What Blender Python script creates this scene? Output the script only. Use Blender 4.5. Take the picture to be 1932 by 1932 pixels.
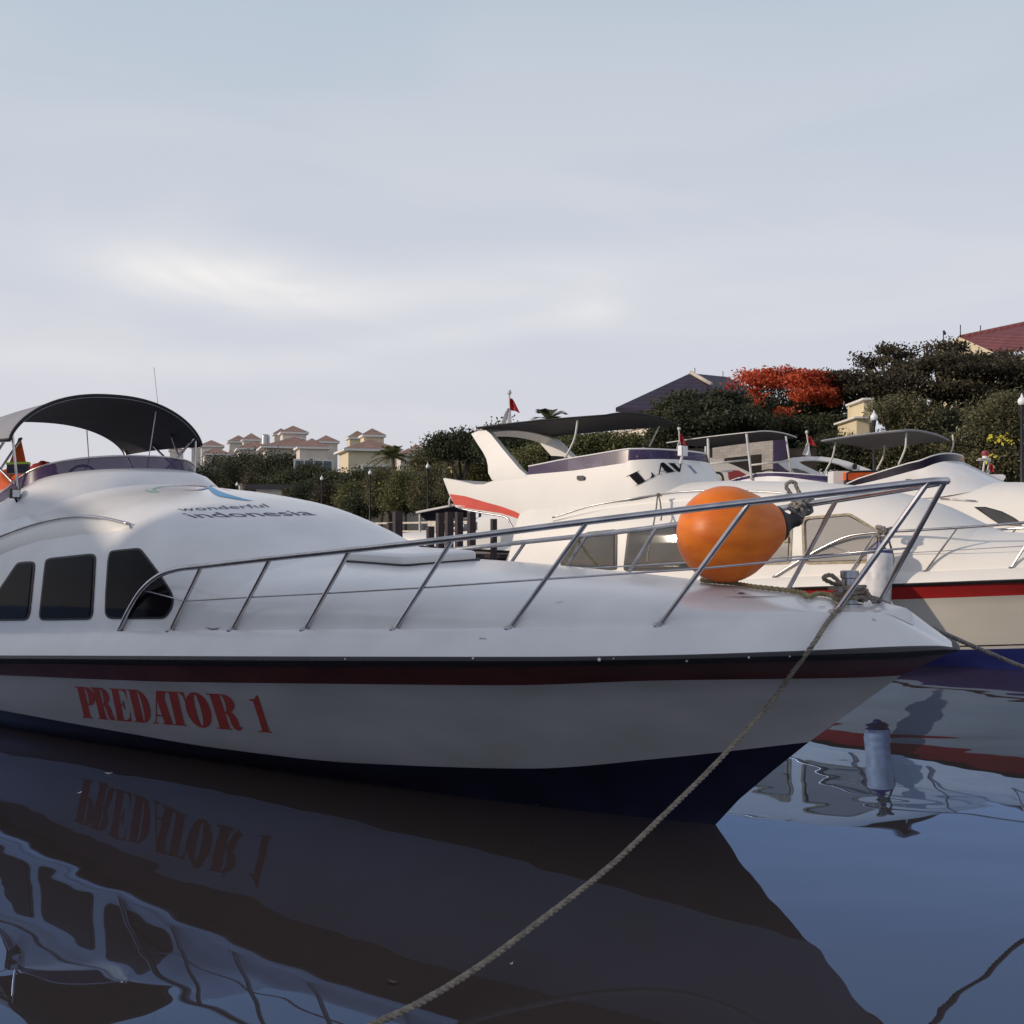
import bpy, bmesh, math, random
import numpy as np
from mathutils import Vector, Matrix
from mathutils.bvhtree import BVHTree
from mathutils.geometry import tessellate_polygon

for o in list(bpy.data.objects):
    bpy.data.objects.remove(o)
SC = bpy.context.scene
COL = SC.collection
R = math.radians

# ------------------------------------------------------------------ camera
FPX, CX, YH, EYE = 2075.0, 966.0, 1005.0, 1.8      # focal length and horizon in a 1932 px picture, eye height over the water
CAM = Vector((0, 0, EYE))
cam = bpy.data.objects.new('camera', bpy.data.cameras.new('camera'))
COL.objects.link(cam)
cam.location = CAM
cam.rotation_euler = (R(90), 0, 0)
cam.data.sensor_width = 36
cam.data.lens = 36 * FPX / 1932
cam.data.shift_y = (YH - 966) / 1932
cam.data.clip_start = 0.05
cam.data.clip_end = 6000
SC.camera = cam

# ------------------------------------------------------------------ sky, sun, exposure
SUN_EL, SUN_AZ = R(17), math.atan2(-0.95, -0.30)      # azimuth measured from +Y towards +X
w = bpy.data.worlds.new('World'); SC.world = w; w.use_nodes = True
nt = w.node_tree; nd = nt.nodes; lk = nt.links
nd.clear()
wo = nd.new('ShaderNodeOutputWorld'); bg = nd.new('ShaderNodeBackground')
sky = nd.new('ShaderNodeTexSky'); sky.sky_type = 'NISHITA'; sky.sun_disc = False
sky.sun_elevation = SUN_EL; sky.sun_rotation = SUN_AZ; sky.air_density = 1.0; sky.dust_density = 2.0; sky.ozone_density = 1.5
tc = nd.new('ShaderNodeTexCoord')
sep = nd.new('ShaderNodeSeparateXYZ'); lk.new(tc.outputs['Generated'], sep.inputs[0])
def wmath(op, a, b=None, c=None, clamp=False):
    n = nd.new('ShaderNodeMath'); n.operation = op; n.use_clamp = clamp
    for i, v in enumerate((a, b, c)):
        if v is None: continue
        if isinstance(v, (int, float)): n.inputs[i].default_value = v
        else: lk.new(v, n.inputs[i])
    return n.outputs[0]
# thin overcast veil: pale lavender near the horizon, grey blue overhead
ramp = nd.new('ShaderNodeValToRGB')
el = ramp.color_ramp.elements
el[0].position = 0.0; el[0].color = (0.62, 0.60, 0.63, 1)
el[1].position = 1.0; el[1].color = (0.25, 0.275, 0.36, 1)
for p_, c_ in ((0.10, (0.585, 0.585, 0.645, 1)), (0.25, (0.535, 0.565, 0.635, 1)), (0.42, (0.445, 0.51, 0.59, 1)), (0.60, (0.38, 0.415, 0.495, 1))):
    e = ramp.color_ramp.elements.new(p_); e.color = c_
lk.new(sep.outputs['Z'], ramp.inputs[0])
veil = nd.new('ShaderNodeVectorMath'); veil.operation = 'SCALE'; veil.inputs['Scale'].default_value = 10.9
lk.new(ramp.outputs[0], veil.inputs[0])
mix1 = nd.new('ShaderNodeMixRGB'); mix1.inputs[0].default_value = 0.91
lk.new(sky.outputs[0], mix1.inputs[1]); lk.new(veil.outputs[0], mix1.inputs[2])
# soft clouds: noise stretched along the horizon
mp = nd.new('ShaderNodeMapping'); lk.new(tc.outputs['Generated'], mp.inputs[0])
mp.inputs['Location'].default_value = (0.55, 0.2, 0.05)
mp.inputs['Rotation'].default_value = (0, R(10), 0)
mp.inputs['Scale'].default_value = (1.3, 1.3, 5.2)
n1 = nd.new('ShaderNodeTexNoise'); n1.inputs['Scale'].default_value = 1.75; n1.inputs['Detail'].default_value = 6; n1.inputs['Roughness'].default_value = 0.45
n1.inputs['Distortion'].default_value = 0.55
lk.new(mp.outputs[0], n1.inputs['Vector'])
cr = nd.new('ShaderNodeValToRGB'); cr.color_ramp.interpolation = 'EASE'
cr.color_ramp.elements[0].position = 0.47; cr.color_ramp.elements[0].color = (0, 0, 0, 1)
cr.color_ramp.elements[1].position = 0.70; cr.color_ramp.elements[1].color = (1, 1, 1, 1)
lk.new(n1.outputs[0], cr.inputs[0])
up = wmath('MULTIPLY_ADD', sep.outputs['Z'], -2.4, 1.25, clamp=True)
cm = wmath('MULTIPLY', wmath('MULTIPLY', cr.outputs[0], up), 0.42)
mix2 = nd.new('ShaderNodeMixRGB'); lk.new(cm, mix2.inputs[0]); lk.new(mix1.outputs[0], mix2.inputs[1])
mix2.inputs[2].default_value = (7.3, 7.1, 7.05, 1)
# one brighter bank of cloud low on the left and a long thin streak under it
hx = wmath('DIVIDE', sep.outputs['X'], wmath('MAXIMUM', wmath('ABSOLUTE', sep.outputs['Y']), 0.05)); hz = wmath('DIVIDE', sep.outputs['Z'], wmath('MAXIMUM', wmath('ABSOLUTE', sep.outputs['Y']), 0.05))
nz = nd.new('ShaderNodeTexNoise'); nz.inputs['Scale'].default_value = 5.5; nz.inputs['Detail'].default_value = 7; nz.inputs['Distortion'].default_value = 0.8
mq = nd.new('ShaderNodeMapping'); mq.inputs['Scale'].default_value = (1.0, 1.0, 3.2); mq.inputs['Rotation'].default_value = (0, R(-9), 0); lk.new(tc.outputs['Generated'], mq.inputs[0]); lk.new(mq.outputs[0], nz.inputs['Vector'])
def puff(cx_, cz_, rx_, rz_, tilt, amp):
    dx = wmath('SUBTRACT', hx, cx_); dz = wmath('SUBTRACT', wmath('SUBTRACT', hz, cz_), wmath('MULTIPLY', dx, tilt))
    q = wmath('ADD', wmath('POWER', wmath('DIVIDE', dx, rx_), 2.0), wmath('POWER', wmath('DIVIDE', dz, rz_), 2.0))
    return wmath('MULTIPLY', wmath('POWER', 2.718, wmath('MULTIPLY', q, -1.0)), amp)
tot = None
for a_ in ((-0.30, 0.238, 0.10, 0.028, -0.10, 0.9), (-0.20, 0.222, 0.12, 0.022, -0.10, 0.5), (-0.02, 0.225, 0.19, 0.022, 0.10, 0.45), (-0.33, 0.155, 0.24, 0.016, -0.02, 0.4), (-0.02, 0.185, 0.22, 0.014, 0.14, 0.3), (0.07, 0.205, 0.03, 0.018, 0.0, 0.5)):
    p_ = puff(*a_); tot = p_ if tot is None else wmath('ADD', tot, p_)
pm = wmath('MULTIPLY', tot, wmath('MULTIPLY_ADD', nz.outputs[0], 1.7, -0.15, clamp=True), clamp=True)
mix3 = nd.new('ShaderNodeMixRGB'); lk.new(pm, mix3.inputs[0]); lk.new(mix2.outputs[0], mix3.inputs[1]); mix3.inputs[2].default_value = (8.3, 8.1, 7.95, 1)
mix2 = mix3
lk.new(mix2.outputs[0], bg.inputs[0]); bg.inputs[1].default_value = 0.1
lk.new(bg.outputs[0], wo.inputs[0])
sd = bpy.data.lights.new('sun', 'SUN'); sd.energy = 2.35; sd.angle = R(1.4); sd.color = (1.0, 0.83, 0.66)
so = bpy.data.objects.new('sun', sd); COL.objects.link(so)
sdir = Vector((math.sin(SUN_AZ) * math.cos(SUN_EL), math.cos(SUN_AZ) * math.cos(SUN_EL), math.sin(SUN_EL)))
so.rotation_euler = sdir.to_track_quat('Z', 'Y').to_euler()
so.location = (-30, -10, 30)
SC.view_settings.view_transform = 'Standard'; SC.view_settings.look = 'None'
SC.view_settings.exposure = 0.13; SC.view_settings.gamma = 1.0
SC.cycles.max_bounces = 8

# ------------------------------------------------------------------ materials
MAT = {}
def mat(name, col, rough=0.5, metal=0.0, var=0.0, vscale=3.0, bump=0.0, bscale=20.0, coat=0.0, col2=None, spec=None, detail=4, trans=0.0, alpha=None, vstretch=None):
    m = bpy.data.materials.new(name); m.use_nodes = True
    n = m.node_tree.nodes; l = m.node_tree.links
    b = n['Principled BSDF']
    b.inputs['Base Color'].default_value = (*col, 1); b.inputs['Roughness'].default_value = rough; b.inputs['Metallic'].default_value = metal
    if coat: b.inputs['Coat Weight'].default_value = coat; b.inputs['Coat Roughness'].default_value = 0.08
    if spec is not None: b.inputs['Specular IOR Level'].default_value = spec
    if trans: b.inputs['Transmission Weight'].default_value = trans
    if alpha is not None: b.inputs['Alpha'].default_value = alpha
    t = n.new('ShaderNodeTexCoord')
    vec = t.outputs['Object']
    if vstretch:
        q = n.new('ShaderNodeMapping'); q.inputs['Scale'].default_value = vstretch; l.new(vec, q.inputs[0]); vec = q.outputs[0]
    if var or col2:
        z = n.new('ShaderNodeTexNoise'); z.inputs['Scale'].default_value = vscale; z.inputs['Detail'].default_value = detail
        l.new(vec, z.inputs['Vector'])
        rp = n.new('ShaderNodeValToRGB')
        c2 = col2 if col2 else tuple(c * (1 - var) for c in col)
        rp.color_ramp.elements[0].position = 0.35; rp.color_ramp.elements[0].color = (*c2, 1)
        rp.color_ramp.elements[1].position = 0.65; rp.color_ramp.elements[1].color = (*col, 1)
        l.new(z.outputs[0], rp.inputs[0]); l.new(rp.outputs[0], b.inputs['Base Color'])
    if bump:
        z2 = n.new('ShaderNodeTexNoise'); z2.inputs['Scale'].default_value = bscale; z2.inputs['Detail'].default_value = 3
        l.new(vec, z2.inputs['Vector'])
        bp = n.new('ShaderNodeBump'); bp.inputs['Strength'].default_value = bump; bp.inputs['Distance'].default_value = 0.02
        l.new(z2.outputs[0], bp.inputs['Height']); l.new(bp.outputs[0], b.inputs['Normal'])
    MAT[name] = m
    return m

mat('gelcoat', (0.80, 0.785, 0.775), 0.20, var=0.10, vscale=2.4, detail=9, bump=0.05, bscale=2.2)
mat('gelcoat_cream', (0.80, 0.772, 0.72), 0.45, spec=0.35, var=0.06, vscale=1.0, bump=0.05, bscale=2.0)
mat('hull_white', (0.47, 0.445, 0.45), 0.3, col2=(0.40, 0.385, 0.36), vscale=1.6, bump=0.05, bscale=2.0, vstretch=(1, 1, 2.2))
mat('hull_cream', (0.72, 0.685, 0.59), 0.3, col2=(0.65, 0.615, 0.52), vscale=1.2, bump=0.04, bscale=2.0)
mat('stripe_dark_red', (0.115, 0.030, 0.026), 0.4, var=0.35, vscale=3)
mat('stripe_red', (0.50, 0.03, 0.028), 0.35, var=0.15)
mat('stripe_orange', (0.66, 0.085, 0.045), 0.3, var=0.12)
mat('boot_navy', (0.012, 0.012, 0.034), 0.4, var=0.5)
mat('boot_blue', (0.024, 0.034, 0.17), 0.35, var=0.2)
mat('rubber_black', (0.022, 0.020, 0.024), 0.55, var=0.3, bump=0.3, bscale=30)
mat('steel', (0.60, 0.57, 0.57), 0.27, metal=1.0, var=0.25, vscale=9)
mat('steel_dull', (0.50, 0.50, 0.52), 0.35, metal=1.0, var=0.25, vscale=9)
mat('pipe_white', (0.62, 0.60, 0.56), 0.4, var=0.2)
mat('dark_glass', (0.008, 0.007, 0.010), 0.08, spec=0.04, var=0.4, vscale=2)
mat('curtain_glass', (0.36, 0.335, 0.30), 0.10, coat=0.6, var=0.08, vscale=1)
mat('grey_glass', (0.075, 0.068, 0.062), 0.03, spec=0.8, var=0.5, vscale=1.6)
mat('seal_beige', (0.42, 0.35, 0.24), 0.6, var=0.35, vscale=14)
mat('window_seal', (0.012, 0.010, 0.014), 0.5)
def tint(name, col, alpha):
    m = mat(name, col, 0.2, spec=0.10, alpha=alpha, var=0.45, vscale=2.3)
    return m
tint('tinted_acrylic', (0.085, 0.065, 0.15), 0.74)
tint('smoked_acrylic', (0.015, 0.012, 0.03), 0.88)
mat('canvas_black', (0.016, 0.015, 0.018), 0.75, var=0.3, bump=0.2, bscale=6)
mat('canvas_grey', (0.30, 0.30, 0.33), 0.8, var=0.12, bump=0.2, bscale=6)
mat('letter_red', (0.40, 0.055, 0.042), 0.45, var=0.15, vscale=6)
mat('letter_black', (0.010, 0.009, 0.012), 0.8, spec=0.1)
mat('letter_navy', (0.045, 0.045, 0.12), 0.4)
mat('letter_pale', (0.18, 0.25, 0.42), 0.4)
mat('logo_blue', (0.03, 0.30, 0.58), 0.4)
mat('logo_green', (0.16, 0.50, 0.36), 0.4)
mat('logo_pink', (0.66, 0.40, 0.42), 0.4)
mat('buoy_orange', (0.81, 0.205, 0.008), 0.42, spec=0.4, col2=(0.66, 0.13, 0.008), vscale=4.5, detail=8, bump=0.08, bscale=9, vstretch=(1, 1, 2.4))
mat('rope_tan', (0.40, 0.34, 0.265), 0.95, var=0.45, vscale=30, bump=0.8, bscale=160)
mat('rope_grey', (0.36, 0.33, 0.30), 0.95, var=0.45, vscale=30, bump=0.8, bscale=160)
mat('rope_yellow', (0.55, 0.47, 0.26), 0.95, var=0.35, vscale=30, bump=0.8, bscale=160)
mat('fender_white', (0.66, 0.66, 0.67), 0.5, var=0.28, vscale=9, detail=8)
mat('fender_blue', (0.02, 0.02, 0.13), 0.4)
mat('wood_dark', (0.060, 0.040, 0.042), 0.75, var=0.45, vscale=6, bump=0.4, bscale=12, vstretch=(6, 6, 0.6))
mat('wood_grey', (0.20, 0.17, 0.14), 0.8, var=0.35, vscale=5, bump=0.4, bscale=12)
mat('stone_brown', (0.21, 0.155, 0.105), 0.9, col2=(0.09, 0.06, 0.045), vscale=1.4, bump=0.7, bscale=4, detail=8)
mat('stone_cap', (0.62, 0.55, 0.46), 0.8, var=0.25, vscale=2)
mat('pave', (0.32, 0.29, 0.26), 0.9, var=0.3, vscale=0.6)
mat('soil_grass', (0.05, 0.055, 0.025), 0.95, var=0.4, vscale=0.4)
mat('stucco_cream', (0.72, 0.62, 0.42), 0.85, var=0.1, vscale=1.2)
mat('stucco_pale', (0.72, 0.64, 0.55), 0.85, var=0.12, vscale=1.2)
mat('trim_white', (0.78, 0.75, 0.70), 0.6)
mat('house_glass', (0.13, 0.17, 0.20), 0.12, coat=0.4, var=0.3, vscale=0.8)
mat('red_vinyl', (0.30, 0.035, 0.035), 0.5, var=0.2)
mat('orange_vest', (0.78, 0.12, 0.02), 0.7, var=0.3, vscale=7, bump=0.5, bscale=9)
mat('red_cloth', (0.42, 0.025, 0.025), 0.75, var=0.3, vscale=7, bump=0.4, bscale=9)
mat('lime', (0.42, 0.62, 0.06), 0.6)
mat('white_plastic', (0.74, 0.73, 0.72), 0.4, var=0.08)
mat('lamp_globe', (0.80, 0.80, 0.82), 0.25)
mat('lamp_iron', (0.018, 0.018, 0.022), 0.5)
mat('flag_red', (0.50, 0.03, 0.03), 0.8, var=0.15)
mat('flag_white', (0.76, 0.74, 0.74), 0.8, var=0.1)
mat('bark', (0.13, 0.095, 0.075), 0.95, var=0.4, vscale=4, bump=0.6, bscale=10)
mat('bark_dark', (0.055, 0.042, 0.035), 0.95, var=0.4, vscale=4)
mat('column_purple', (0.055, 0.03, 0.085), 0.6, var=0.3)
mat('lens_clear', (0.55, 0.56, 0.60), 0.08, coat=1.0)
mat('orange_paint', (0.74, 0.17, 0.03), 0.5, var=0.15)

def leafmat(name, c1, c2, tr=0.25):
    m = bpy.data.materials.new(name); m.use_nodes = True
    n = m.node_tree.nodes; l = m.node_tree.links
    b = n['Principled BSDF']; b.inputs['Roughness'].default_value = 0.6; b.inputs['Specular IOR Level'].default_value = 0.3
    g = n.new('ShaderNodeNewGeometry'); rp = n.new('ShaderNodeValToRGB')
    rp.color_ramp.elements[0].color = (*c1, 1); rp.color_ramp.elements[1].color = (*c2, 1)
    t = n.new('ShaderNodeTexCoord'); z = n.new('ShaderNodeTexNoise'); z.inputs['Scale'].default_value = 0.7; z.inputs['Detail'].default_value = 2
    l.new(t.outputs['Object'], z.inputs['Vector'])
    a = n.new('ShaderNodeMath'); a.operation = 'MULTIPLY_ADD'; a.inputs[1].default_value = 0.55
    l.new(g.outputs['Random Per Island'], a.inputs[0])
    s = n.new('ShaderNodeMath'); s.operation = 'MULTIPLY_ADD'; s.inputs[1].default_value = 1.6; s.inputs[2].default_value = -0.55
    l.new(z.outputs[0], s.inputs[0]); l.new(s.outputs[0], a.inputs[2])
    l.new(a.outputs[0], rp.inputs[0]); l.new(rp.outputs[0], b.inputs['Base Color'])
    d = n.new('ShaderNodeBsdfTranslucent'); l.new(rp.outputs[0], d.inputs[0])
    mx = n.new('ShaderNodeMixShader'); mx.inputs[0].default_value = tr
    l.new(b.outputs[0], mx.inputs[1]); l.new(d.outputs[0], mx.inputs[2])
    l.new(mx.outputs[0], n['Material Output'].inputs[0])
    MAT[name] = m
leafmat('leaf_dark', (0.014, 0.019, 0.011), (0.090, 0.098, 0.048))
leafmat('leaf_olive', (0.040, 0.040, 0.020), (0.20, 0.185, 0.095))
leafmat('leaf_brown', (0.024, 0.021, 0.014), (0.120, 0.102, 0.062))
leafmat('leaf_fresh', (0.045, 0.056, 0.022), (0.22, 0.215, 0.085))
leafmat('petal_red', (0.34, 0.045, 0.02), (0.74, 0.15, 0.06), 0.25)
leafmat('petal_yellow', (0.62, 0.50, 0.05), (0.75, 0.66, 0.10), 0.2)
leafmat('petal_white', (0.60, 0.58, 0.52), (0.75, 0.72, 0.66), 0.2)

def wavetex(name, c1, c2, scale, direction, rough=0.7, bump=0.4):
    m = bpy.data.materials.new(name); m.use_nodes = True
    n = m.node_tree.nodes; l = m.node_tree.links; b = n['Principled BSDF']; b.inputs['Roughness'].default_value = rough
    t = n.new('ShaderNodeTexCoord'); wv = n.new('ShaderNodeTexWave'); wv.bands_direction = direction; wv.inputs['Scale'].default_value = scale
    wv.inputs['Distortion'].default_value = 0.4
    l.new(t.outputs['Object'], wv.inputs['Vector'])
    z = n.new('ShaderNodeTexNoise'); z.inputs['Scale'].default_value = 1.3; z.inputs['Detail'].default_value = 5; l.new(t.outputs['Object'], z.inputs['Vector'])
    ad = n.new('ShaderNodeMath'); ad.operation = 'MULTIPLY_ADD'; ad.inputs[1].default_value = 0.35
    l.new(wv.outputs[1], ad.inputs[0]); l.new(z.outputs[0], ad.inputs[2])
    rp = n.new('ShaderNodeValToRGB'); rp.color_ramp.elements[0].position = 0.3; rp.color_ramp.elements[1].position = 0.85
    rp.color_ramp.elements[0].color = (*c1, 1); rp.color_ramp.elements[1].color = (*c2, 1)
    l.new(ad.outputs[0], rp.inputs[0]); l.new(rp.outputs[0], b.inputs['Base Color'])
    bp = n.new('ShaderNodeBump'); bp.inputs['Strength'].default_value = bump; bp.inputs['Distance'].default_value = 0.05
    l.new(wv.outputs[1], bp.inputs['Height']); l.new(bp.outputs[0], b.inputs['Normal'])
    MAT[name] = m
wavetex('roof_tile', (0.21, 0.125, 0.10), (0.35, 0.22, 0.175), 1.4, 'Z')
wavetex('roof_maroon', (0.085, 0.020, 0.026), (0.19, 0.046, 0.048), 1.6, 'X', bump=0.8)
wavetex('roof_plum', (0.026, 0.018, 0.034), (0.044, 0.030, 0.056), 1.0, 'Z')
def brickmat(name, c1, c2, mortar, scale):
    m = bpy.data.materials.new(name); m.use_nodes = True
    n = m.node_tree.nodes; l = m.node_tree.links; b = n['Principled BSDF']; b.inputs['Roughness'].default_value = 0.9
    t = n.new('ShaderNodeTexCoord'); q = n.new('ShaderNodeMapping'); q.inputs['Rotation'].default_value = (R(90), 0, 0)
    l.new(t.outputs['Object'], q.inputs[0])
    k = n.new('ShaderNodeTexBrick'); k.inputs['Color1'].default_value = (*c1, 1); k.inputs['Color2'].default_value = (*c2, 1); k.inputs['Mortar'].default_value = (*mortar, 1)
    k.inputs['Scale'].default_value = scale; k.inputs['Mortar Size'].default_value = 0.012
    l.new(q.outputs[0], k.inputs['Vector']); l.new(k.outputs[0], b.inputs['Base Color'])
    MAT[name] = m
brickmat('block_grey', (0.33, 0.30, 0.27), (0.25, 0.225, 0.20), (0.20, 0.18, 0.16), 2.2)
# ------------------------------------------------------------------ helpers
def P(px, py, d):
    """a sight line at (px, py) of the 1932 px picture, d metres deep"""
    return Vector(((px - CX) / FPX * d, d, EYE + (YH - py) / FPX * d))
def pix(v):
    return CX + FPX * v.x / v.y, YH - FPX * (v.z - EYE) / v.y
def tab(t, x):
    if x <= t[0][0]:
        if len(t) > 1: (x0, y0), (x1, y1) = t[0], t[1]
        else: return t[0][1]
        return y0
    for (x0, y0), (x1, y1) in zip(t, t[1:]):
        if x <= x1: return y0 + (y1 - y0) * (x - x0) / (x1 - x0)
    return t[-1][1]
def smooth_tab(t):
    """monotone-ish cubic through a table, returned as a function"""
    xs = [a for a, _ in t]; ys = [b for _, b in t]; n = len(t)
    sl = [(ys[i+1]-ys[i])/(xs[i+1]-xs[i]) for i in range(n-1)]
    m = [sl[0]] + [0 if sl[i-1]*sl[i] <= 0 else 2*sl[i-1]*sl[i]/(sl[i-1]+sl[i]) for i in range(1, n-1)] + [sl[-1]]
    def f(x):
        if x <= xs[0]: return ys[0] + m[0]*(x-xs[0])*0.0
        if x >= xs[-1]: return ys[-1]
        for i in range(n-1):
            if x <= xs[i+1]:
                h = xs[i+1]-xs[i]; u = (x-xs[i])/h
                return (ys[i]*(1+2*u)*(1-u)**2 + h*m[i]*u*(1-u)**2 + ys[i+1]*u*u*(3-2*u) + h*m[i+1]*u*u*(u-1))
    return f
def crom(pts, n=8):
    """Catmull-Rom through points (Vectors)"""
    pts = [Vector(p) for p in pts]
    if len(pts) < 3: 
        return [pts[0].lerp(pts[-1], i/n) for i in range(n+1)]
    out = []
    q = [pts[0]*2-pts[1]] + pts + [pts[-1]*2-pts[-2]]
    for i in range(1, len(q)-2):
        a, b, c, d = q[i-1], q[i], q[i+1], q[i+2]
        for k in range(n):
            t = k/n
            out.append(0.5*((2*b)+(c-a)*t+(2*a-5*b+4*c-d)*t*t+(3*b-a-3*c+d)*t**3))
    out.append(pts[-1])
    return out

class MB:
    def __init__(s): s.v = []; s.f = []; s.m = []
    def add(s, vs, fs, mi=0):
        o = len(s.v); s.v += [Vector(v) for v in vs]
        s.f += [tuple(i+o for i in f) for f in fs]; s.m += [mi]*len(fs)
        return s
    def grid(s, rows, mi=0, close=False, mfun=None):
        """rows: list of equally long point rows"""
        o = len(s.v); nr = len(rows); nc = len(rows[0])
        for r in rows: s.v += [Vector(p) for p in r]
        for i in range(nr-1):
            for j in range(nc-1 if not close else nc):
                j2 = (j+1) % nc
                s.f.append((o+i*nc+j, o+i*nc+j2, o+(i+1)*nc+j2, o+(i+1)*nc+j)); s.m.append(mfun(i, j) if mfun else mi)
        return s
    def tube(s, pts, r, n=8, mi=0, caps=True):
        pts = [Vector(p) for p in pts]; o = len(s.v); N = len(pts)
        ref = None
        for i, p in enumerate(pts):
            t = (pts[min(i+1, N-1)] - pts[max(i-1, 0)]).normalized()
            if ref is None:
                ref = Vector((0, 0, 1)) if abs(t.z) < 0.9 else Vector((1, 0, 0))
            a = (ref - t*ref.dot(t)).normalized(); b = t.cross(a); ref = a
            rr = r(i/(N-1)) if callable(r) else r
            for k in range(n):
                th = 2*math.pi*k/n
                s.v.append(p + a*(math.cos(th)*rr) + b*(math.sin(th)*rr))
        for i in range(N-1):
            for k in range(n):
                s.f.append((o+i*n+k, o+i*n+(k+1) % n, o+(i+1)*n+(k+1) % n, o+(i+1)*n+k)); s.m.append(mi)
        if caps:
            s.f.append(tuple(o+k for k in range(n))[::-1]); s.m.append(mi)
            s.f.append(tuple(o+(N-1)*n+k for k in range(n))); s.m.append(mi)
        return s
    def box(s, c, size, ax=None, mi=0):
        c = Vector(c); x, y, z = ax if ax else (Vector((1, 0, 0)), Vector((0, 1, 0)), Vector((0, 0, 1)))
        h = [k/2 for k in size]; vs = []
        for sx in (-1, 1):
            for sy in (-1, 1):
                for sz in (-1, 1): vs.append(c + x*(sx*h[0]) + y*(sy*h[1]) + z*(sz*h[2]))
        return s.add(vs, [(0, 1, 3, 2), (4, 6, 7, 5), (0, 4, 5, 1), (2, 3, 7, 6), (0, 2, 6, 4), (1, 5, 7, 3)], mi)
    def lathe(s, base, axis, prof, n=20, mi=0):
        """prof: (r, h) pairs along axis"""
        a = Vector(axis).normalized(); u = a.orthogonal().normalized(); v = a.cross(u); o = len(s.v)
        base = Vector(base)
        for r, h in prof:
            for k in range(n):
                th = 2*math.pi*k/n
                s.v.append(base + a*h + u*(math.cos(th)*r) + v*(math.sin(th)*r))
        for i in range(len(prof)-1):
            for k in range(n):
                s.f.append((o+i*n+k, o+i*n+(k+1) % n, o+(i+1)*n+(k+1) % n, o+(i+1)*n+k)); s.m.append(mi)
        s.f.append(tuple(o+k for k in range(n))[::-1]); s.m.append(mi)
        s.f.append(tuple(o+(len(prof)-1)*n+k for k in range(n))); s.m.append(mi)
        return s
    def prism(s, poly, off, mi=0):
        """planar 3D polygon thickened by the vector off"""
        off = Vector(off); n = len(poly)
        tri = tessellate_polygon([poly])
        vs = [Vector(p) for p in poly] + [Vector(p)+off for p in poly]
        fs = [tuple(t) for t in tri] + [tuple(i+n for i in t[::-1]) for t in tri]
        fs += [(i, (i+1) % n, n+(i+1) % n, n+i) for i in range(n)]
        return s.add(vs, fs, mi)
    def tri(s):
        out = []
        for f in s.f:
            for k in range(1, len(f)-1): out.append((f[0], f[k], f[k+1]))
        return out
    def bvh(s):
        return BVHTree.FromPolygons([tuple(v) for v in s.v], s.f)

def thing(name, label, cat, loc, group=None, kind=None):
    o = bpy.data.objects.new(name, None); COL.objects.link(o); o.empty_display_size = 0.2
    o.location = loc; o['label'] = label; o['category'] = cat
    if group: o['group'] = group
    if kind: o['kind'] = kind
    return o
def rootloc(p):
    v = Vector((0, 0, 0))
    while p is not None: v += p.location; p = p.parent
    return v
def obj(name, mb, mats, parent=None, smooth=True, angle=35, label=None, cat=None, group=None, kind=None, loc=None, fixn=True):
    if isinstance(mats, str): mats = [mats]
    L = Vector(loc) if loc is not None else Vector((0, 0, 0))
    off = rootloc(parent) + L
    me = bpy.data.meshes.new(name)
    me.from_pydata([tuple(v - off) for v in mb.v], [], mb.f)
    for k in mats: me.materials.append(MAT[k])
    if len(mats) > 1: me.polygons.foreach_set('material_index', mb.m)
    if fixn:
        b = bmesh.new(); b.from_mesh(me); bmesh.ops.recalc_face_normals(b, faces=b.faces); b.to_mesh(me); b.free()
    if smooth:
        me.polygons.foreach_set('use_smooth', [True]*len(me.polygons))
        if angle: me.set_sharp_from_angle(angle=R(angle))
    me.update()
    o = bpy.data.objects.new(name, me); COL.objects.link(o)
    o.location = L
    if parent: o.parent = parent
    if label: o['label'] = label
    if cat: o['category'] = cat
    if group: o['group'] = group
    if kind: o['kind'] = kind
    return o

def ray(bvhs, px, py, org=None):
    dr = (P(px, py, 1.0) - CAM).normalized()
    best = None
    for b in bvhs:
        h = b.ray_cast(CAM, dr, 80)
        if h[0] is not None and (best is None or h[3] < best[3]): best = h
    if best is None: return None
    n = best[1]
    if n.dot(dr) > 0: n = -n
    return best[0], n
def subdiv2(verts, tris, L, it=4):
    verts = [tuple(v) for v in verts]
    for _ in range(it):
        cache = {}; out = []; done = True
        def mid(a, b):
            k = (min(a, b), max(a, b))
            if k not in cache:
                cache[k] = len(verts); verts.append(((verts[a][0]+verts[b][0])/2, (verts[a][1]+verts[b][1])/2))
            return cache[k]
        for a, b, c in tris:
            e = [math.dist(verts[a], verts[b]), math.dist(verts[b], verts[c]), math.dist(verts[c], verts[a])]
            if max(e) > L:
                done = False
                x, y, z = mid(a, b), mid(b, c), mid(c, a)
                out += [(a, x, z), (x, b, y), (z, y, c), (x, y, z)]
            else: out.append((a, b, c))
        tris = out
        if done: break
    return verts, tris
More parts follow.
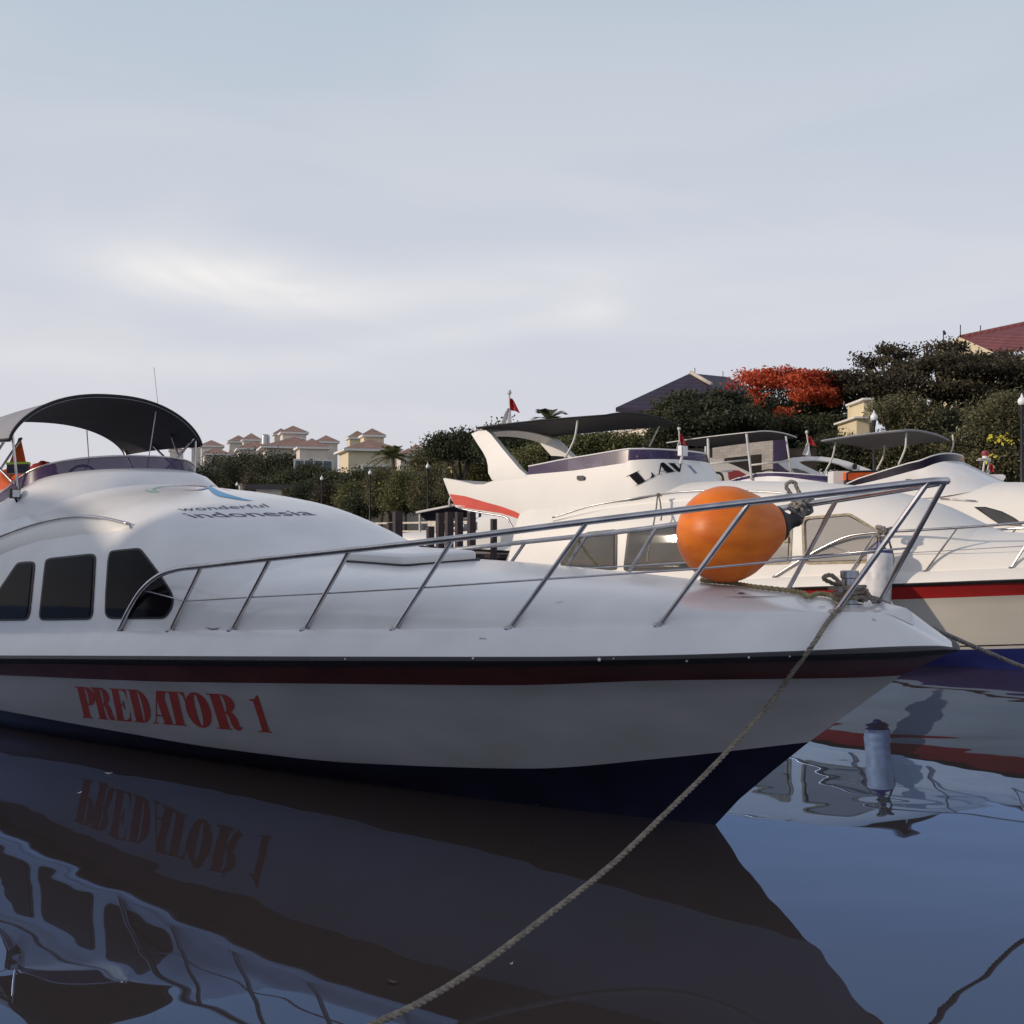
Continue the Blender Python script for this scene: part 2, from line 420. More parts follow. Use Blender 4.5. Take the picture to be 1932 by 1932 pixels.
def decal(mb, polys, bvhs, off=0.004, skirt=0.0, mi=0, L=14, edge=9):
    """a thin skin lying on the surface: polys = [outer, hole, ...] outlines seen from the shore, laid onto the body they hit"""
    fine = []
    for pl in polys:
        q = []
        for i, a in enumerate(pl):
            b = pl[(i+1) % len(pl)]; k = max(1, int(math.dist(a, b)/edge))
            for j in range(k): q.append((a[0]+(b[0]-a[0])*j/k, a[1]+(b[1]-a[1])*j/k))
        fine.append(q)
    flat = [p for pl in fine for p in pl]
    tris = tessellate_polygon([[Vector((x, y, 0)) for x, y in pl] for pl in fine])
    v2, t2 = subdiv2(flat, [tuple(t) for t in tris], L)
    pts = []
    for x, y in v2:
        h = ray(bvhs, x, y); pts.append(None if h is None else h[0] + h[1]*off)
    keep = [t for t in t2 if all(pts[i] is not None for i in t)]
    mb.add([p if p is not None else CAM for p in pts], keep, mi)
    if skirt:
        o = 0
        for pl in fine:
            n = len(pl); ring = []
            for i in range(n):
                h = ray(bvhs, *pl[i]); ring.append(None if h is None else (h[0]+h[1]*off, h[0]-h[1]*skirt))
            for i in range(n):
                a, b = ring[i], ring[(i+1) % n]
                if a and b: mb.add([a[0], b[0], b[1], a[1]], [(0, 1, 2, 3)], mi)
    used = set(i for f in mb.f for i in f)
    remap = {}; nv = []
    for i in sorted(used): remap[i] = len(nv); nv.append(mb.v[i])
    mb.v = nv; mb.f = [tuple(remap[i] for i in f) for f in mb.f]
    return mb
def arc(cx, cy, rx, ry, a0, a1, n=14):
    return [(cx+rx*math.cos(R(a0+(a1-a0)*i/n)), cy+ry*math.sin(R(a0+(a1-a0)*i/n))) for i in range(n+1)]
def rounded(poly, r=6.0, n=4):
    '''round the corners of an outline'''
    out = []; m = len(poly)
    for i in range(m):
        a, b, c = poly[i-1], poly[i], poly[(i+1) % m]
        la, lc = math.dist(a, b), math.dist(b, c); k1 = min(r, la*.45)/max(la, 1e-6); k2 = min(r, lc*.45)/max(lc, 1e-6)
        p = (b[0]+(a[0]-b[0])*k1, b[1]+(a[1]-b[1])*k1); q = (b[0]+(c[0]-b[0])*k2, b[1]+(c[1]-b[1])*k2)
        for j in range(n+1):
            t = j/n; out.append(tuple((1-t)**2*p[k]+2*t*(1-t)*b[k]+t*t*q[k] for k in (0, 1)))
    return out
def inset(poly, d):
    """shrink a clockwise-or-not outline towards its centroid by about d px"""
    cx = sum(p[0] for p in poly)/len(poly); cy = sum(p[1] for p in poly)/len(poly)
    out = []
    n = len(poly); area = sum(poly[i][0]*poly[(i+1) % n][1]-poly[(i+1) % n][0]*poly[i][1] for i in range(n))
    sg = 1 if area > 0 else -1
    for i in range(n):
        a, b, c = poly[i-1], poly[i], poly[(i+1) % n]
        def nrm(p, q):
            dx, dy = q[0]-p[0], q[1]-p[1]; l = math.hypot(dx, dy) or 1
            return (-dy/l*sg, dx/l*sg)
        n1, n2 = nrm(a, b), nrm(b, c)
        mx, my = n1[0]+n2[0], n1[1]+n2[1]; l2 = mx*mx+my*my or 1
        k = min(2*d/l2*1.0, d*1.6)
        out.append((b[0]+mx*k, b[1]+my*k))
    return out
def strand_rope(pts, r, pitch=None, n=6, seg=10, ns=3):
    """laid rope: three strands twisted round the path"""
    path = [Vector(p) for p in pts]
    pitch = pitch or r*7
    # resample evenly
    d = [0]
    for a, b in zip(path, path[1:]): d.append(d[-1]+(b-a).length)
    tot = d[-1]; step = pitch/8; N = max(8, int(tot/step)); fine = []; j = 0
    for i in range(N+1):
        s = tot*i/N
        while j < len(d)-2 and d[j+1] < s: j += 1
        u = (s-d[j])/max(1e-9, d[j+1]-d[j]); fine.append(path[j].lerp(path[j+1], u))
    mb = MB(); ref = None; fr = []
    for i, p in enumerate(fine):
        t = (fine[min(i+1, N)]-fine[max(i-1, 0)]).normalized()
        if ref is None: ref = t.orthogonal().normalized()
        a = (ref-t*ref.dot(t)).normalized(); ref = a; fr.append((a, t.cross(a)))
    for k in range(ns):
        st = []
        for i, p in enumerate(fine):
            th = 2*math.pi*(k/ns + tot*i/N/pitch); a, b = fr[i]
            st.append(p + a*(math.cos(th)*r*0.5) + b*(math.sin(th)*r*0.5))
        mb.tube(st, r*0.56, n)
    return mb

# leaf clouds -------------------------------------------------------
def leafcloud(seed, blobs, nclump, nleaf, size, cr, squash=0.7, shell=0.62, up=0.35):
    """blobs: (centre, rx, ry, rz); leaves gathered in clumps spread through the blobs"""
    rg = np.random.default_rng(seed)
    vol = np.array([(b[1]*b[2]*b[3])**(2/3) for b in blobs]); pr = vol/vol.sum()
    V = []; 
    idx = rg.choice(len(blobs), nclump, p=pr)
    for i in idx:
        c, rx, ry, rz = blobs[i]
        dv = rg.normal(size=3); dv /= np.linalg.norm(dv)
        if dv[2] < -0.3: dv[2] *= 0.6
        rr = shell + (1-shell)*rg.random() if rg.random() < 0.8 else rg.random()**0.5
        cc = np.array(c) + dv*np.array((rx, ry, rz))*rr
        rad = cr*(0.6+0.8*rg.random())
        k = max(4, int(nleaf*(0.6+0.8*rg.random())))
        pos = cc + np.clip(rg.normal(size=(k, 3)), -1.7, 1.7)*np.array((rad, rad, rad*squash))*0.5
        nr = rg.normal(size=(k, 3)); nr[:, 2] += up*1.5; nr /= np.linalg.norm(nr, axis=1)[:, None]
        t = rg.normal(size=(k, 3)); t -= nr*(t*nr).sum(1)[:, None]; t /= np.linalg.norm(t, axis=1)[:, None]
        b = np.cross(nr, t); s = size*(0.6+0.8*rg.random(k))[:, None]
        V.append(np.stack([pos-t*s*0.5, pos+b*s*0.26+t*s*0.05, pos+t*s*0.5, pos-b*s*0.26+t*s*0.05], 1).reshape(-1, 3))
    return np.concatenate(V)
def leafobj(name, V, m, parent, loc0):
    n = len(V)//4
    me = bpy.data.meshes.new(name)
    me.vertices.add(n*4); me.vertices.foreach_set('co', (V-np.array(loc0)).astype(np.float32).ravel())
    me.loops.add(n*4); me.loops.foreach_set('vertex_index', np.arange(n*4, dtype=np.int32))
    me.polygons.add(n); me.polygons.foreach_set('loop_start', np.arange(0, n*4, 4, dtype=np.int32))
    me.materials.append(MAT[m]); me.update(calc_edges=True)
    o = bpy.data.objects.new(name, me); COL.objects.link(o); o.parent = parent
    return o
def tree(name, label, cat, d, blobs, base_px, m, seed, nclump, nleaf=42, size=0.22, cr=0.8, ground=2.0, trunk_r=0.22, group=None,
         flowers=None, depth=1.0, bark='bark_dark', squash=0.7, shell=0.6):
    """blobs: (px, py, half width px, half height px[, depth offset m]) at distance d"""
    k = d/FPX; B = []
    for b in blobs:
        c = P(b[0], b[1], d); c.y += b[4] if len(b) > 4 else 0
        B.append((tuple(c), b[2]*k, b[2]*k*depth, b[3]*k))
    bx = P(base_px, YH, d); base = Vector((bx.x, d, ground))
    t = thing(name, label, cat, base, group)
    leafobj('crown', leafcloud(seed, B, int(nclump*.95), int(nleaf*1.9), size*.64, cr*.80, squash, shell), m, t, base)
    mb = MB(); rnd = random.Random(seed)
    top = Vector(B[0][0]); fork = base.lerp(Vector((sum(b[0][0] for b in B)/len(B), d, sum(b[0][2] for b in B)/len(B))), 0.5)
    mb.tube(crom([base, base.lerp(fork, 0.5)+Vector((rnd.uniform(-.1, .1), 0, 0)), fork], 4), lambda u: trunk_r*(1-0.4*u), 7)
    for b in B:
        c = Vector(b[0]); 
        mb.tube(crom([fork, fork.lerp(c, 0.5)+Vector((rnd.uniform(-.2, .2), rnd.uniform(-.2, .2), 0.15)), c], 4), lambda u: trunk_r*(0.55-0.45*u), 6)
        for q in range(3):
            e = c + Vector((rnd.uniform(-1, 1)*b[1]*.7, rnd.uniform(-1, 1)*b[2]*.7, rnd.uniform(-.2, .8)*b[3]))
            mb.tube([fork.lerp(c, .7), fork.lerp(c, .7).lerp(e, .5)+Vector((0, 0, .1)), e], lambda u: trunk_r*(0.25-0.2*u), 5)
    obj('trunk', mb, bark, t)
    if flowers:
        for fi, (fm, fb, fn, fl, fs, fc) in enumerate(flowers):
            FB = B
            if fb:
                FB = []
                for b in fb:
                    c = P(b[0], b[1], d); c.y += b[4] if len(b) > 4 else 0
                    FB.append((tuple(c), b[2]*k, b[2]*k*depth, b[3]*k))
            leafobj('blossom', leafcloud(seed+77+fi, FB, fn, fl, fs, fc, 0.6, 0.85, 0.6), fm, t, base)
    return t
# ------------------------------------------------------------------ water and land
def make_water():
    m = bpy.data.materials.new('harbour_water'); m.use_nodes = True
    n = m.node_tree.nodes; l = m.node_tree.links; b = n['Principled BSDF']
    b.inputs['Base Color'].default_value = (0.012, 0.013, 0.026, 1); b.inputs['Roughness'].default_value = 0.015; b.inputs['IOR'].default_value = 1.33
    t = n.new('ShaderNodeTexCoord')
    def bumpy(scale, det, dist, rot, str_, prev=None, dst=0.0):
        q = n.new('ShaderNodeMapping'); q.inputs['Rotation'].default_value = (0, 0, rot); q.inputs['Scale'].default_value = str_
        l.new(t.outputs['Object'], q.inputs[0])
        z = n.new('ShaderNodeTexNoise'); z.inputs['Scale'].default_value = scale; z.inputs['Detail'].default_value = det; z.inputs['Roughness'].default_value = 0.35
        z.inputs['Distortion'].default_value = dst
        l.new(q.outputs[0], z.inputs['Vector'])
        p = n.new('ShaderNodeBump'); p.inputs['Strength'].default_value = 1.0; p.inputs['Distance'].default_value = dist
        l.new(z.outputs[0], p.inputs['Height'])
        if prev: l.new(prev, p.inputs['Normal'])
        return p.outputs[0]
    a = bumpy(0.50, 0.6, 0.015, 0.5, (1.0, 1.5, 1.0))
    c = bumpy(1.35, 0.8, 0.0042, -0.3, (1.0, 1.5, 1.0), a, 0.2)
    l.new(c, b.inputs['Normal'])
    # reflection slightly tinted by the murky harbour water
    fr_ = n.new('ShaderNodeFresnel'); fr_.inputs['IOR'].default_value = 1.85; l.new(c, fr_.inputs['Normal'])
    gl = n.new('ShaderNodeBsdfGlossy'); gl.inputs['Color'].default_value = (0.38, 0.585, 1.0, 1); gl.inputs['Roughness'].default_value = 0.012; l.new(c, gl.inputs['Normal'])
    df = n.new('ShaderNodeBsdfDiffuse'); df.inputs['Color'].default_value = (0.072, 0.054, 0.046, 1)
    mx = n.new('ShaderNodeMixShader'); l.new(fr_.outputs[0], mx.inputs[0]); l.new(df.outputs[0], mx.inputs[1]); l.new(gl.outputs[0], mx.inputs[2])
    l.new(mx.outputs[0], n['Material Output'].inputs[0])
    MAT['harbour_water'] = m
make_water()
mb = MB(); mb.add([(-3000, -600, 0), (3000, -600, 0), (3000, 3000, 0), (-3000, 3000, 0)], [(0, 1, 2, 3)])
obj('water', mb, 'harbour_water', kind='structure', smooth=False)

QP = Vector((12.2, 39.0, 0)); QD = Vector((-0.527, 0.85, 0)).normalized(); QN = Vector((0.85, 0.527, 0)).normalized()   # quay line, towards the land
def Q(t, off, z): 
    v = QP + QD*t + QN*off; return Vector((v.x, v.y, z))
GZ = 1.75
mb = MB()
rows = []
for off, z in ((0.3, GZ), (8, GZ), (9, GZ+0.15), (60, GZ+2.5), (1500, GZ+4)):
    rows.append([Q(t, off, z) for t in (-220, -60, 0, 60, 140, 320, 1500)])
mb.grid(rows)
obj('ground', mb, 'soil_grass', kind='structure', smooth=False)
mb = MB(); mb.grid([[Q(t, off, GZ+0.03) for t in (-220, 0, 320)] for off in (0.32, 3.2)])
obj('pavement', mb, 'pave', kind='structure', smooth=False)

# quay wall: stone face, pale parapet with posts and a rail
qw = thing('quay_wall', 'brown stone quay wall with pale parapet blocks along the far shore', 'quay wall', Q(20, 0, 0))
mb = MB(); mb.box(Q(30, 0.0, 0.62), (600, 0.6, 2.4), (QD, QN, Vector((0, 0, 1)))); obj('wall', mb, 'stone_brown', qw, smooth=False)
mb = MB(); mb.box(Q(30, 0.0, 1.88), (600, 0.75, 0.12), (QD, QN, Vector((0, 0, 1)))); obj('coping', mb, 'stone_cap', qw, smooth=False)
mb = MB()
for t in range(-40, 160, 9):
    mb.box(Q(t, 0.05, 2.22), (1.0, 0.5, 0.56), (QD, QN, Vector((0, 0, 1))))
obj('parapet_block', mb, 'stone_cap', qw, smooth=False)
mb = MB(); mb.box(Q(30, 0.05, 2.42), (600, 0.13, 0.11), (QD, QN, Vector((0, 0, 1)))); obj('rail', mb, 'stone_cap', qw, smooth=False)

# ------------------------------------------------------------------ boats
class Frame:
    def __init__(s, O, ang, roll=0.0):
        s.O = Vector((O[0], O[1], 0)); a = R(ang)
        s.b = Vector((math.cos(a), -math.sin(a), 0)); s.n = Vector((-math.sin(a), -math.cos(a), 0)); s.tr = math.tan(R(roll))
    def W(s, x, v, z):
        p = s.O + s.b*x + s.n*v; return Vector((p.x, p.y, z - v*s.tr))
    def zt(s, x, v, trace):
        p = s.O + s.b*x + s.n*v; px = CX + FPX*p.x/p.y
        return EYE - (ext(trace, px) - YH)/FPX*p.y + v*s.tr
    def at(s, px, py, v):
        """where the sight line crosses the upright plane v = const: (s, z)"""
        k = (px-CX)/FPX; p = s.O + s.n*v
        x = (k*p.y - p.x)/(s.b.x - k*s.b.y); d = p.y + s.b.y*x
        return x, EYE + (YH-py)/FPX*d + v*s.tr
    def s_at(s, px, vf, lo=-12, hi=1.4):
        f = lambda x: (lambda p: CX + FPX*p.x/p.y)(s.O + s.b*x + s.n*vf(x)) - px
        for _ in range(60):
            m = (lo+hi)/2
            if f(m) < 0: lo = m
            else: hi = m
        return (lo+hi)/2
EXT = {}
def ext(t, x):
    if x <= t[0][0]: a, b = t[0], t[1]
    elif x >= t[-1][0]: a, b = t[-2], t[-1]
    else:
        k_ = tuple(t)
        if k_ not in EXT: EXT[k_] = smooth_tab(t)
        return EXT[k_](x)
    return a[1] + (b[1]-a[1])*(x-a[0])/(b[0]-a[0])

def make_hull(fr, root, S, mats, rub='rubber_black'):
    """S: dict of tables. Lofts hull, rub rail, deck and cabin; returns their meshes for later decals"""
    T = S['T']; N = S.get('N', 64)
    ts = [T*((1-i/(N-1))**1.7) for i in range(N)][::-1]      # 0 (stem) .. T (stern)
    def line(key):
        se, vt, zf = S[key]; vf = smooth_tab(vt); out = []
        for t in ts:
            s = se - t; v = vf(t); out.append((s, v, zf(s, v)))
        return out
    Ls = [line(k) for k in ('rubbot', 'redbot', 'bluetop', 'water')]
    keel = [(s, v*0.55, -0.32) for s, v, z in Ls[3]]
    Ls.append(keel)
    W = fr.W
    mbh = MB()
    for sg in (1, -1):
        rows = []; band = []
        nsub = (2, 6, 3, 2)
        for i in range(4):
            for q in range(nsub[i]):
                u = q/nsub[i]; row = []
                for a, k in enumerate(ts):
                    c = [Vector((L[a][1], L[a][2], L[a][0])) for L in Ls]
                    p0 = c[max(0, i-1)]; p1 = c[i]; p2 = c[i+1]; p3 = c[min(4, i+2)]
                    if i == 1: p0 = p1*2-p2      # red band and topside are separate strakes
                    if i == 0: p3 = p2*2-p1
                    if i == 1: p3 = p2 + (p2-p1)*0.35 + Vector((-0.10*min(1, k/3), 0, 0))
                    w_ = 0.5*((2*p1)+(p2-p0)*u+(2*p0-5*p1+4*p2-p3)*u*u+(3*p1-p0-3*p2+p3)*u**3)
                    if q == 0: w_ = p1
                    row.append(W(w_.z, sg*max(0, w_.x), w_.y))
                rows.append(row); band.append((0, 1, 2, 2)[i])
        rows.append([W(s, sg*v, z) for s, v, z in Ls[4]])
        mbh.grid(rows, mfun=lambda i, j: band[i])
    # transom
    st = [L[-1] for L in Ls]
    o = len(mbh.v)
    ring = [W(s, v, z) for s, v, z in st] + [W(s, -v, z) for s, v, z in st[::-1]]
    mbh.add(ring, [tuple(range(len(ring)))], 1)
    obj('hull', mbh, mats, root, angle=40)
    # rub rail: a rounded moulding from rubtop to rubbot, both sides
    rt = line('rubtop'); rb = Ls[0]
    mb = MB(); prof = [(0.0, 0.0), (0.06, 0.030), (0.30, 0.050), (0.62, 0.046), (0.9, 0.022), (1.0, 0.0)]
    allr = []
    for u, bul in prof:
        row = []
        for (s1, v1, z1), (s2, v2, z2), t in zip(rt, rb, ts):
            row.append((s1+(s2-s1)*u + bul*(0.9 if t < 0.25 else 0.9*math.exp(-(t-0.25)*2)), v1+(v2-v1)*u+bul*min(1, t/0.25+0.15), z1+(z2-z1)*u))
        allr.append(row)
    full = [[W(s, v, z) for s, v, z in r[::-1]] + [W(s, -v, z) for s, v, z in r] for r in allr]
    mb.grid(full); mbr = mb
    obj('rub_rail', mb, rub, root, angle=60)
    # deck and cabin
    toe = line('toe'); zc = smooth_tab(S['zc']); pf = S['p']; M = 14; cut = S['cut']
    se = S['toe'][0]; rowsS = []
    for u in (0.0, 0.35, 0.75, 0.93):
        rowsS.append([(a[0]+(b[0]-a[0])*u, a[1]+(b[1]-a[1])*u + 0.02*math.sin(u*math.pi)*min(1, t/0.3), a[2]+(b[2]-a[2])*u) for a, b, t in zip(rt, toe, ts)])
    lip = []
    for (s, v, z), t in zip(toe, ts): lip.append((s-0.01, max(0, v-0.012*min(1, t/0.2)), z+0.006))
    rowsS.append(lip)
    for j in range(0, M+1):
        phi = j/M*math.pi/2; cs, sn = math.cos(phi), math.sin(phi); row = []
        for (s, v, z), t in zip(toe, ts):
            s2 = s - 0.10*(j/M) if t < 3 else s - 0.10*(j/M)*max(0, 1-(t-3)/2)
            zz = zc(s2); pp = tab(pf, s)
            vs = max(0, v - 0.05*min(1, t/0.4))
            if 'vs' in S: vs = min(vs, tab(S['vs'], s))
            cv = cs**(2/pp) if cs > 1e-6 else 0; sv = sn**(2/pp) if sn > 1e-6 else 0
            row.append((s2, vs*cv, z+0.004+max(0.0, zz-z)*sv))
        rowsS.append(row)
    full = [[W(s, v, z) for s, v, z in r] for r in rowsS] + [[W(s, -v, z) for s, v, z in r] for r in rowsS[-2::-1]]
    ci = next(i for i, t in enumerate(ts) if se - t < cut)
    mbd = MB(); mbd.grid([r[:ci+1] for r in full])
    ng = 5
    # side decks carry on aft as part of the deck; the cabin shell rises between them
    mbd.grid([r[ci:] for r in full[:ng]]); mbd.grid([r[ci:] for r in full[-ng:]])
    obj('deck', mbd, S['topmat'], root, angle=28)
    mbc = MB(); mbc.grid([r[ci:] for r in full[ng-1:len(full)-ng+1]])
    last = [r[-1] for r in full[ng-1:len(full)-ng+1]]
    mbc.add(last, [tuple(range(len(last)))])
    obj('cabin', mbc, S['topmat'], root, angle=38)
    return dict(rub=mbr, hull=mbh, deck=mbd, cabin=mbc, toe=smooth_tab(S['toe'][1]), toe_end=se, zc=zc)

def make_rail(fr, root, RS, mat_rail='steel', r=0.02, rs=0.015, wires=True):
    """bow rail from a starboard trace; mirrored to port. RS: front s, half-breadth table, rail trace, stanchion pairs ((base px), (top px)), toe functions"""
    vt = smooth_tab(RS['v']); sf = RS['front']; vf = lambda s: vt(max(0, sf-s))
    toev = lambda s: RS['toe'](max(0, RS['toe_end']-s))-0.035
    top = []
    for px, py in RS['trace']:
        s = fr.s_at(px, vf, -12, sf); v = vf(s); top.append((s, v, fr.at(px, py, v)[1]))
    zs = smooth_tab(sorted([(a[0], a[2]) for a in top if a[0] > top[RS['curl']][0]-1e-6]))
    stan = []
    for (bx, by), (tx, ty) in RS['stan']:
        sb = fr.s_at(bx, toev, -12, 1.2); vb = toev(sb); zb = fr.at(bx, by, vb)[1]
        st = fr.s_at(tx, vf, -12, sf); stan.append(((sb, vb, zb), (st, vf(st), zs(st))))
    rail = thing_part('bow_rail', root)
    mb = MB(); curl = top[:RS['curl']+1]; body = []
    s0 = curl[-1][0]; n = 40
    for i in range(1, n+1):
        s = s0+(sf-s0)*(i/n)**0.8
        body.append((s, vf(s), zs(s)))
    half = curl + body
    pts = [fr.W(s, v, z) for s, v, z in half]
    cc = crom(pts[:len(curl)+1], 5)[:-1] + pts[len(curl):]
    pp = [fr.W(s, -v, z) for s, v, z in half]; cp = crom(pp[:len(curl)+1], 5)[:-1] + pp[len(curl):]
    mb.tube(cc + [cc[-1].lerp(cp[-1], .5)+fr.b*.03] + cp[::-1], r, 10)
    o = obj('bow_rail', mb, mat_rail, root, angle=0)
    for sg in (1, -1):
        for (a, b) in stan:
            m2 = MB(); A = fr.W(a[0], sg*a[1], a[2]); B = fr.W(b[0], sg*b[1], b[2])
            m2.tube([A, B], rs, 8)
            m2.lathe(A-Vector((0, 0, 0.012)), (0, 0, 1), [(0.04, 0), (0.04, 0.014), (0.024, 0.03)], 12)
            obj('stanchion', m2, mat_rail, o, angle=40)
        if wires:
            e = (curl[0][0], curl[0][1], curl[0][2]); i = len(curl)//2
            mids = [curl[i]] + [tuple(a[k]+(b[k]-a[k])*0.47 for k in range(3)) for a, b in stan]
            m3 = MB(); m3.tube([fr.W(s, sg*v, z) for s, v, z in mids], RS.get('rw', 0.006), 6)
            obj('guard_wire', m3, mat_rail, o, angle=0)
    return stan, vf, zs
def thing_part(a, b): return None

def glyph(ch):
    s = 0.035
    if ch == 'P': return [[(0,0),(.62,0),(.62,s),(.5,s),(.5,.42)]+arc(.6,.71,.4,.29,-90,90)+[(0,1),(0,1-s),(.12,1-s),(.12,s),(0,s)], [(.5,.455)]+arc(.54,.71,.1,.255,-90,90)+[(.5,.965)]]
    if ch == 'R': return [[(0,0),(.6,0),(.6,s),(.5,s),(.5,.46),(.56,.44),(.61,.36),(.63,.15),(.69,.03),(.82,-.015),(.95,.02),(1.03,.1),(1.0,.12),(.95,.07),(.93,.1),(.92,.3),(.86,.43),(.76,.5)]+arc(.6,.75,.38,.25,-40,90)+[(0,1),(0,1-s),(.12,1-s),(.12,s),(0,s)], [(.5,.5)]+arc(.54,.735,.09,.23,-90,90)+[(.5,.965)]]
    if ch == 'E': return [[(0,0),(.95,0),(1,.33),(.97,.33),(.9,.12),(.7,s),(.5,s),(.5,.48),(.6,.48),(.68,.36),(.71,.36),(.71,.66),(.68,.66),(.6,.52),(.5,.52),(.5,1-s),(.68,1-s),(.85,.9),(.92,.7),(.95,.7),(.93,1),(0,1),(0,1-s),(.12,1-s),(.12,s),(0,s)]]
    if ch == 'D': return [[(0,0)]+arc(.5,.5,.5,.5,-90,90)+[(0,1),(0,1-s),(.12,1-s),(.12,s),(0,s)], [(.5,s)]+arc(.52,.5,.12,.465,-90,90)+[(.5,1-s)]]
    if ch == 'A': return [[(0,0),(.3,0),(.3,.03),(.18,.03),(.235,.24),(.505,.24),(.565,.03),(.45,.03),(.45,0),(1,0),(1,.03),(.93,.03),(.68,1),(.42,1),(.13,.03),(0,.03)], [(.25,.28),(.495,.28),(.385,.72)]]
    if ch == 'T': return [[(.2,0),(.8,0),(.8,s),(.69,s),(.69,1-s),(.8,1-s),(.92,.88),(.97,.68),(1,.68),(1,1),(0,1),(0,.68),(.03,.68),(.08,.88),(.2,1-s),(.31,1-s),(.31,s),(.2,s)]]
    if ch == 'O': return [arc(.5,.5,.5,.515,0,345,23), arc(.5,.5,.11,.46,0,345,23)]
    if ch == '1': return [[(.05,0),(.95,0),(.95,s),(.8,s),(.8,1.02),(.7,1.02),(.5,.92),(.1,.89),(.1,.855),(.34,.855),(.34,s),(.05,s)]]
    if ch == 'L': return [[(0,0),(1,0),(1,.42),(.97,.42),(.9,.15),(.75,s),(.5,s),(.5,1-s),(.62,1-s),(.62,1),(0,1),(0,1-s),(.12,1-s),(.12,s),(0,s)]]
    if ch == 'V': return [[(0,1),(0,.97),(.08,.97),(.38,-.02),(.55,-.02),(.87,.97),(1,.97),(1,1),(.68,1),(.68,.97),(.8,.97),(.6,.3),(.42,.97),(.53,.97),(.53,1)]]
    if ch == 'I': return [[(0,0),(1,0),(1,s),(.75,s),(.75,1-s),(1,1-s),(1,1),(0,1),(0,1-s),(.25,1-s),(.25,s),(0,s)]]
def quad(polys, bl, br, tr, tl):
    out = []
    for pl in polys:
        q = []
        for u, v in pl:
            q.append(tuple((bl[k]*(1-u)+br[k]*u)*(1-v)+(tl[k]*(1-u)+tr[k]*u)*v for k in (0, 1)))
        out.append(q)
    return out
def font_polys(text):
    """outlines of the built-in font, grouped into (outer, holes)"""
    cu = bpy.data.curves.new('t', 'FONT'); cu.body = text; cu.resolution_u = 3
    o = bpy.data.objects.new('t', cu); COL.objects.link(o)
    dg = bpy.context.evaluated_depsgraph_get(); me = o.evaluated_get(dg).to_mesh()
    vs = [(v.co.x, v.co.y) for v in me.vertices]; fs = [tuple(p.vertices) for p in me.polygons]
    o.evaluated_get(dg).to_mesh_clear()
    bpy.data.objects.remove(o); bpy.data.curves.remove(cu)
    return vs, fs
def decal_text(mb, text, bvhs, base0, base1, up, off, xh=0.5):
    vs, fs = font_polys(text); x0 = min(v[0] for v in vs); x1 = max(v[0] for v in vs); pts = []
    tris = []
    for f in fs:
        for k in range(1, len(f)-1): tris.append((f[0], f[k], f[k+1]))
    q = []
    for x, y in vs:
        u = (x-x0)/(x1-x0); h = y/xh
        q.append((base0[0]+(base1[0]-base0[0])*u+up[0]*h, base0[1]+(base1[1]-base0[1])*u+up[1]*h))
    for x, y in q:
        h = ray(bvhs, x, y); pts.append(None if h is None else h[0]+h[1]*off)
    keep = [t for t in tris if all(pts[i] is not None for i in t)]
    mb.add([p if p is not None else (0, 0, -5) for p in pts], keep)
    return mb
# ------------------------------------------------------------------ the near white motor yacht
F1 = Frame((1.255, 6.78), 40, 2.0)
near = thing('motor_yacht', 'white motor yacht with red name lettering along its shaded hull, moored in front', 'motor yacht', F1.W(-3, 0, 0))
tr = lambda t: (lambda s, v: F1.zt(s, v, t))
VR = [(0,0),(.05,.12),(.15,.24),(.3,.38),(.7,.64),(1.2,.88),(2,1.15),(3,1.37),(4,1.49),(5.5,1.58),(8,1.60),(12,1.52)]
VT = [(0,0),(.05,.12),(.15,.21),(.3,.33),(.7,.58),(1.2,.80),(2,1.06),(3,1.25),(4,1.36),(5.5,1.45),(8,1.47),(12,1.40)]
S1 = dict(T=11.6, N=84, topmat='gelcoat', cut=-3.12,
  rubtop=(1.427, VR, tr([(-300,1236),(0,1236.5),(604,1238.5),(1000,1239),(1245,1236),(1501,1228),(1771,1218),(1797,1221)])),
  rubbot=(1.400, [(a, b*.965) for a, b in VR], tr([(-300,1251),(0,1252),(604,1259),(900,1259),(1245,1255),(1501,1249),(1700,1243),(1797,1233)])),
  redbot=(1.15, [(0,0),(.2,.16),(.5,.36),(1,.62),(2,.98),(3,1.2),(4,1.33),(5.5,1.43),(8,1.46),(11.6,1.40)], tr([(-300,1262),(0,1274),(351,1287),(604,1290),(955,1293),(1245,1284),(1600,1279),(1710,1274)])),
  bluetop=(0.612, [(0,0),(.5,.2),(1,.37),(2,.66),(3,.86),(4.5,1.08),(6,1.22),(7.5,1.34),(10,1.38),(11.6,1.36)], tr([(-300,1285),(0,1339.5),(211,1378),(422,1413),(679,1440),(1000,1450),(1245,1431),(1526,1400)])),
  water=(0.0, [(0,0),(1.17,.36),(2.92,.70),(5.41,1.085),(6.8,1.24),(10,1.3),(11.6,1.28)], lambda s, v: v*F1.tr),
  toe=(1.22, VT, tr([(-300,1199),(0,1197),(220,1193),(580,1190),(960,1187),(1240,1182),(1400,1172),(1575,1157),(1660,1158),(1724,1181)])),
  zc=[(-11,1.25),(-9.7,1.27),(-9.3,2.2),(-8,2.32),(-6.45,2.29),(-5.5,2.22),(-5,2.17),(-4.4,2.08),(-3.97,1.95),(-3.63,1.80),(-3.36,1.68),(-3.12,1.605),(-2.6,1.585),(-2,1.56),(-1,1.51),(0,1.455),(.5,1.415),(.8,1.385),(1.0,1.345),(1.1,1.29),(1.25,1.2)],
  p=[(-9,2.7),(-5,2.6),(-3.5,2.6),(-2,2.9),(-.8,2.7),(.3,2.3),(1,2.2)])
B1 = make_hull(F1, near, S1, ['stripe_dark_red', 'hull_white', 'boot_navy'])
